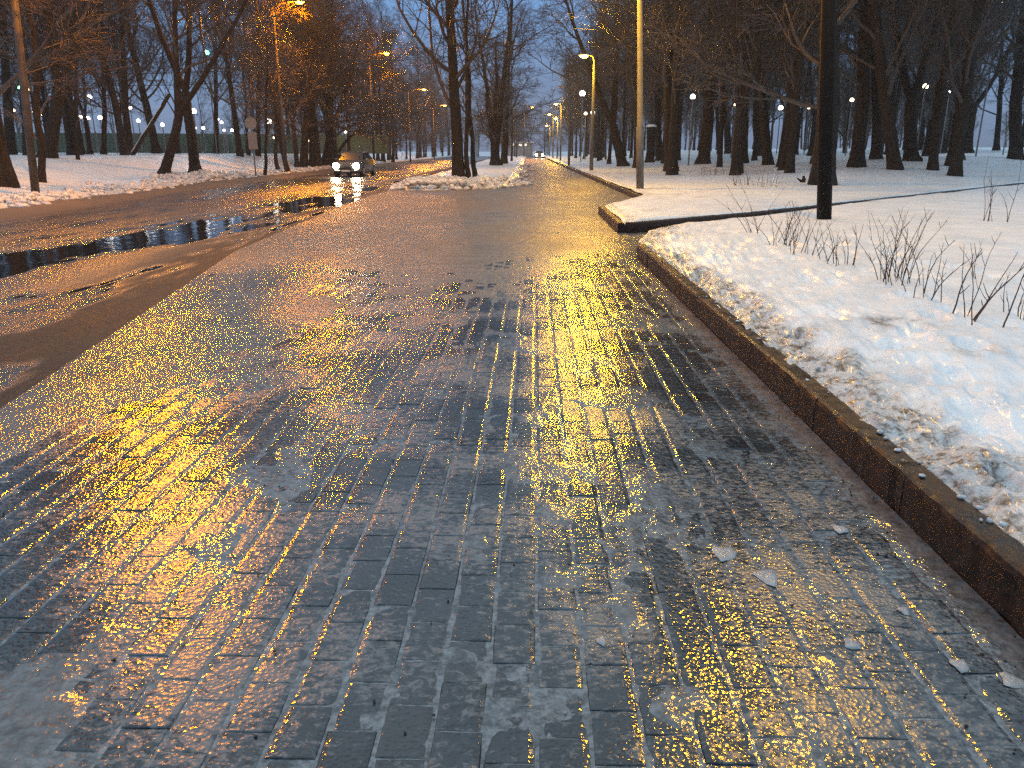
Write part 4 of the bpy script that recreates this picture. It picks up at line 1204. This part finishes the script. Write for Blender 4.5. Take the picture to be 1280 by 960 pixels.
def make_car(loc, rz, label, power=90):
    root = empty('car', loc, rz); setp(root, label, 'car', 'cars with their headlights on')
    # front towards -y
    def sec(y, wd, zb, zt, sh=0.85):
        w2 = wd / 2
        return [(-w2 * .9, y, zb), (-w2, y, zb + .12), (-w2, y, zb + (zt - zb) * .6), (-w2 * sh, y, zt), (w2 * sh, y, zt), (w2, y, zb + (zt - zb) * .6), (w2, y, zb + .12), (w2 * .9, y, zb)]
    mb = MB()
    V, F = loft([sec(-2.15, 1.35, .32, .62), sec(-2.05, 1.62, .22, .74), (sec(-1.7, 1.76, .20, .86)), sec(-1.0, 1.80, .20, .98, .88), sec(0, 1.80, .20, 1.0, .9), sec(1.3, 1.78, .20, 1.02, .9), sec(1.95, 1.68, .24, 1.0, .88), sec(2.15, 1.5, .34, .80)])
    mb.add(V, F); body = mb.build('body', M_PAINT, root, smooth=False)
    def cs(y, wb, wt, zb, zt): return [(-wb / 2, y, zb), (-wt / 2, y, zt), (wt / 2, y, zt), (wb / 2, y, zb)]
    mb = MB(); V, F = loft([cs(-1.0, 1.56, 1.5, .96, .99), cs(-.30, 1.58, 1.22, .98, 1.42), cs(.9, 1.58, 1.22, .98, 1.46), cs(1.7, 1.54, 1.3, .98, 1.08)]); mb.add(V, F); mb.build('cabin', M_GLASS, root)
    mb = MB(); V, F = loft([cs(-.28, 1.24, 1.10, 1.42, 1.455), cs(.3, 1.26, 1.14, 1.44, 1.50), cs(.92, 1.24, 1.10, 1.455, 1.49)]); mb.add(V, F); mb.build('roof', M_PAINT, root)
    mb = MB(); mb.box((0, -2.13, .52), (.72, .10, .16), bev=.02); mb.build('grille', M_TYRE, root)
    mb = MB(); mb.box((0, -2.15, .33), (1.42, .14, .16), bev=.03); mb.build('bumper', M_PAINT, root)
    mb = MB(); mb.box((0, -2.235, .36), (.5, .02, .11)); mb.build('number_plate', M_PLATE, root)
    for s in (-1, 1):
        mb = MB(); mb.ellipsoid((s * .62, -2.12, .65), (.21, .13, .18), 14, 8); h = mb.build('headlight', M_HEAD, root, smooth=True)
        ld = bpy.data.lights.new('headlight_beam', 'SPOT'); ld.energy = power; ld.spot_size = R(70); ld.spot_blend = .8; ld.shadow_soft_size = .08; ld.color = (1, .9, .68)
        lo = bpy.data.objects.new('headlight_beam', ld); COL.objects.link(lo); lo.parent = root; lo.location = (s * .62, -2.32, .63); lo.rotation_euler = (R(-86), 0, R(180))
        lo.rotation_euler = (R(86), 0, R(180)); 
        mb = MB(); mb.box((s * .98, -.75, 1.02), (.2, .1, .13), bev=.03); mb.build('wing_mirror', M_PAINT, root)
        mb = MB(); mb.box((s * .50, -.66, 1.2), (.03, .5, .03)); mb.build('windscreen_pillar', M_PAINT, root)
        for y in (-1.38, 1.35):
            mb = MB(); mb.tube([(s * .68, y, .32), (s * .90, y, .32)], .32, 20); wv = mb.build('wheel', M_TYRE, root)
            mb = MB(); mb.tube([(s * .90, y, .32), (s * .915, y, .32)], .20, 14); mb.build('rim', M_RIM, wv)
    return root
cb = hit(436, 221.5)
car = make_car((cb.x, cb.y + 2.2, -0.04), R(-12) * -1 * -1 if False else math.atan2(cb.x, -cb.y) * 0 - R(4), 'dark car coming towards us on the wet road with glaring headlights', 90)
cf = atY(674, 191, 165)
make_car((cf.x, 165, 0.02), R(0), 'tiny far car with bright lights where the path ends', 120)

# ------------------------------------------------------------------ dry shrubs
def shrub(px, py, spread_px, hpx, n, label, lean=0.0, cat='dry shrub', twigs=True, rs=1.0):
    b_ = hit(px, py); s_ = m_per_px(b_)
    root = empty('dry_shrub', b_); setp(root, label, cat, 'dry leafless shrubs poking through the snow')
    for k in range(int(n * 1.45)):
        x0 = random.uniform(-spread_px / 2, spread_px / 2) * s_; y0 = random.uniform(-.25, .25)
        H = hpx * s_ * random.uniform(.5, 1.05); a = random.gauss(lean, .16) + x0 / (spread_px * s_ + .01) * .3
        ay = random.gauss(0, .12); pts = []; p = Vector((x0, y0, -.06))
        d = Vector((math.sin(a), ay, 1)).normalized(); ns = 8
        crv = random.gauss(0, .05)
        for i in range(ns + 1):
            pts.append(p.copy()); d = (d + Vector((random.gauss(crv, .09), random.gauss(0, .07), 0))).normalized(); p = p + d * (H + .06) / ns
        r = 0.0052 * rs * random.uniform(.7, 1.25)
        mb = MB(); mb.tube(pts, [r * (1 - .72 * i / ns) for i in range(ns + 1)], 5)
        if twigs:
            for q in range(random.randint(1, 4)):
                i = random.randint(3, ns - 1); p0 = pts[i]; dd = Vector((random.choice([-1, 1]) * random.uniform(.4, .9), random.gauss(0, .3), 1)).normalized(); L = H * random.uniform(.08, .24)
                mb.tube([p0, p0 + dd * L * .5, p0 + dd * L + Vector((0, 0, L * .15))], [r * .5, r * .4, r * .25], 4, False)
        mb.build('stem', M_STEM, root)
    return root
shrub(1222, 402, 26, 110, 6, 'angular shrub whose two thick stems cross near the ground', 0.15, rs=1.3)
shrub(1272, 395, 14, 55, 4, 'shrub half cut off by the photo edge', -0.3)
shrub(1118, 352, 44, 92, 17, 'densest tuft of tangled stems, the biggest shrub of all', -.05)
shrub(1160, 372, 24, 78, 6, 'sparse shrub beside the densest tuft')
shrub(1212, 345, 6, 70, 2, 'single tall arching stem behind the crossed stems', .05)
shrub(1050, 330, 30, 60, 9, 'upright tuft of short stems near the foot of the black post')
shrub(1004, 318, 28, 62, 8, 'leaning tuft of stems just in front of the black post', .12)
shrub(978, 305, 26, 55, 12, 'low bushy tuft between the black post and the lone stems')
shrub(945, 292, 18, 78, 5, 'few tall lone stems by the snowy side path', -.15)
shrub(1240, 277, 22, 80, 6, 'tall thin stems growing on the diagonal kerb', 0, rs=1.2)
shrub(935, 232, 40, 22, 12, 'low far tuft of weeds before the park trunks', rs=1.6)
shrub(895, 218, 40, 14, 10, 'tiny faint weeds by the thick park trunk', rs=1.8)
shrub(960, 234, 20, 26, 6, 'far weed stems beside the small forked branch end', rs=1.6)

# clods of dirty snow
def clods(name, pts, label_kind='stuff'):
    mb = MB()
    for (x, y, z, r) in pts:
        mb.ellipsoid((x, y, z), (r * random.uniform(.8, 1.4), r * random.uniform(.7, 1.2), r * random.uniform(.55, .9)), 7, 5, jit=.22)
    me = mb.mesh(name, True)
    a_ = me.attributes.new('dirt', 'FLOAT', 'POINT'); a_.data.foreach_set('value', [random.choice([.4, .8, 1.0]) for _ in me.vertices])
    o = obj(name, me, M_SNOW); o['kind'] = 'stuff'; return o
pts = []
for k in range(260):
    y = random.uniform(31.0, 37); x = random.uniform(float(med_l(y)) - .3, float(med_r(y)) + .5); d = min(x - med_l(y), med_r(y) - x)
    pts.append((x, y, .05 + .25 * float(sst(0, .5, d)), random.uniform(.05, .19)))
for k in range(160):
    y = random.uniform(36, 80); x = float(med_r(y)) + random.gauss(-.2, .35); pts.append((x, y, random.uniform(.02, .16), random.uniform(.04, .14)))
clods('snow_clods', pts)
pts = []
for k in range(520):
    y = 14 + 60 * random.random() ** 1.5; x = float(road_far(y)) - abs(random.gauss(.3, 1.1)); pts.append((x, y, float(z_left(x, y)) + .06, random.uniform(.04, .15)))
for k in range(120):
    y = random.uniform(38, 46); x = float(road_far(y)) - random.uniform(.5, 3); pts.append((x, y, float(z_left(x, y)) + .12, random.uniform(.1, .22)))
clods('snow_clods', pts)
pts = []
for k in range(140):
    y = 1.2 + 10 * random.random(); x = float(nearL(y)) + abs(random.gauss(0, .14)) - .02; pts.append((x, y, float(z_near_snow(x, y)) + .01, random.uniform(.005, .016)))
clods('snow_crumbs', pts)

# pale ice chips lying on the paving
CHIPL = {(1200, 832): 'pale ice chip by the kerb, the smaller of the two there', (1265, 852): 'large pale ice chip closest to the kerb corner of the photo',
         (960, 722): 'broad pale ice chip among the golden glints, lower of two', (905, 692): 'broad pale ice chip among the golden glints, upper of two',
         (1064, 806): 'small ice chip above the golden patch near the kerb', (1050, 662): 'thin ice chip lying farthest up along the kerb',
         (752, 802): 'small ice chip alone in the middle of the grey bricks', (1130, 764): 'small ice chip between golden patch and kerb'}
M_CHIP = plain('pale_ice_chip', (0.30, 0.32, 0.34), 0.25, vary=.25, scale=30, bmp=.004)
for (px, py, sz) in ((1200, 832, 22), (1265, 852, 26), (960, 722, 30), (905, 692, 30), (1064, 806, 18), (1050, 662, 18), (752, 802, 14), (1130, 764, 14)):
    p = hit(px, py); s_ = m_per_px(p); r = sz * s_ / 2
    V = []; n = 9
    for ring, z in ((1.0, 0.0), (.9, .003), (.5, .0045)):
        for k in range(n):
            a = 2 * math.pi * k / n; q = r * ring * (1 + .25 * math.sin(k * 2.3 + px))
            V.append((q * math.cos(a), q * math.sin(a) * 1.3, z + random.uniform(0, .002)))
    F = [tuple(range(2 * n, 3 * n))]
    for q in range(2):
        for k in range(n): j = (k + 1) % n; F.append((q * n + k, q * n + j, (q + 1) * n + j, (q + 1) * n + k))
    mb = MB(); mb.add(V, F); o = mb.build('ice_chip', M_CHIP, None, True, (p.x, p.y, .001)); setp(o, CHIPL[(px, py)], 'ice chip', 'ice chips on the paving')

# frozen grit and dark crumbs scattered on ice
pts = []
mb = MB()
for k in range(900):
    y = 1.6 + 12 * random.random(); x = random.uniform(float(pave_left(y)) + .1, kerb_x(y) - .02); r = random.uniform(.0015, .0045)
    if random.random() < .35: x = kerb_x(y) - abs(random.gauss(0, .12)) - .01
    mb.ellipsoid((x, y, .004), (r * 1.4, r * 1.4, r), 5, 3, jit=.3)
o = mb.build('grit', plain('dark_grit', (.03, .025, .02), .7)); o['kind'] = 'stuff'

# ------------------------------------------------------------------ haze
m = bpy.data.materials.new('evening_haze'); m.use_nodes = True; t = m.node_tree; t.nodes.clear()
vo = t.nodes.new('ShaderNodeVolumePrincipled'); ou = t.nodes.new('ShaderNodeOutputMaterial')
vo.inputs['Color'].default_value = (.85, .87, .9, 1); vo.inputs['Density'].default_value = HAZE
t.links.new(vo.outputs[0], ou.inputs['Volume'])
if HAZE > 0:
    mb = MB(); mb.box((0, 110, 11.5), (700, 420, 26)); hz = mb.build('haze', m); hz['kind'] = 'stuff'
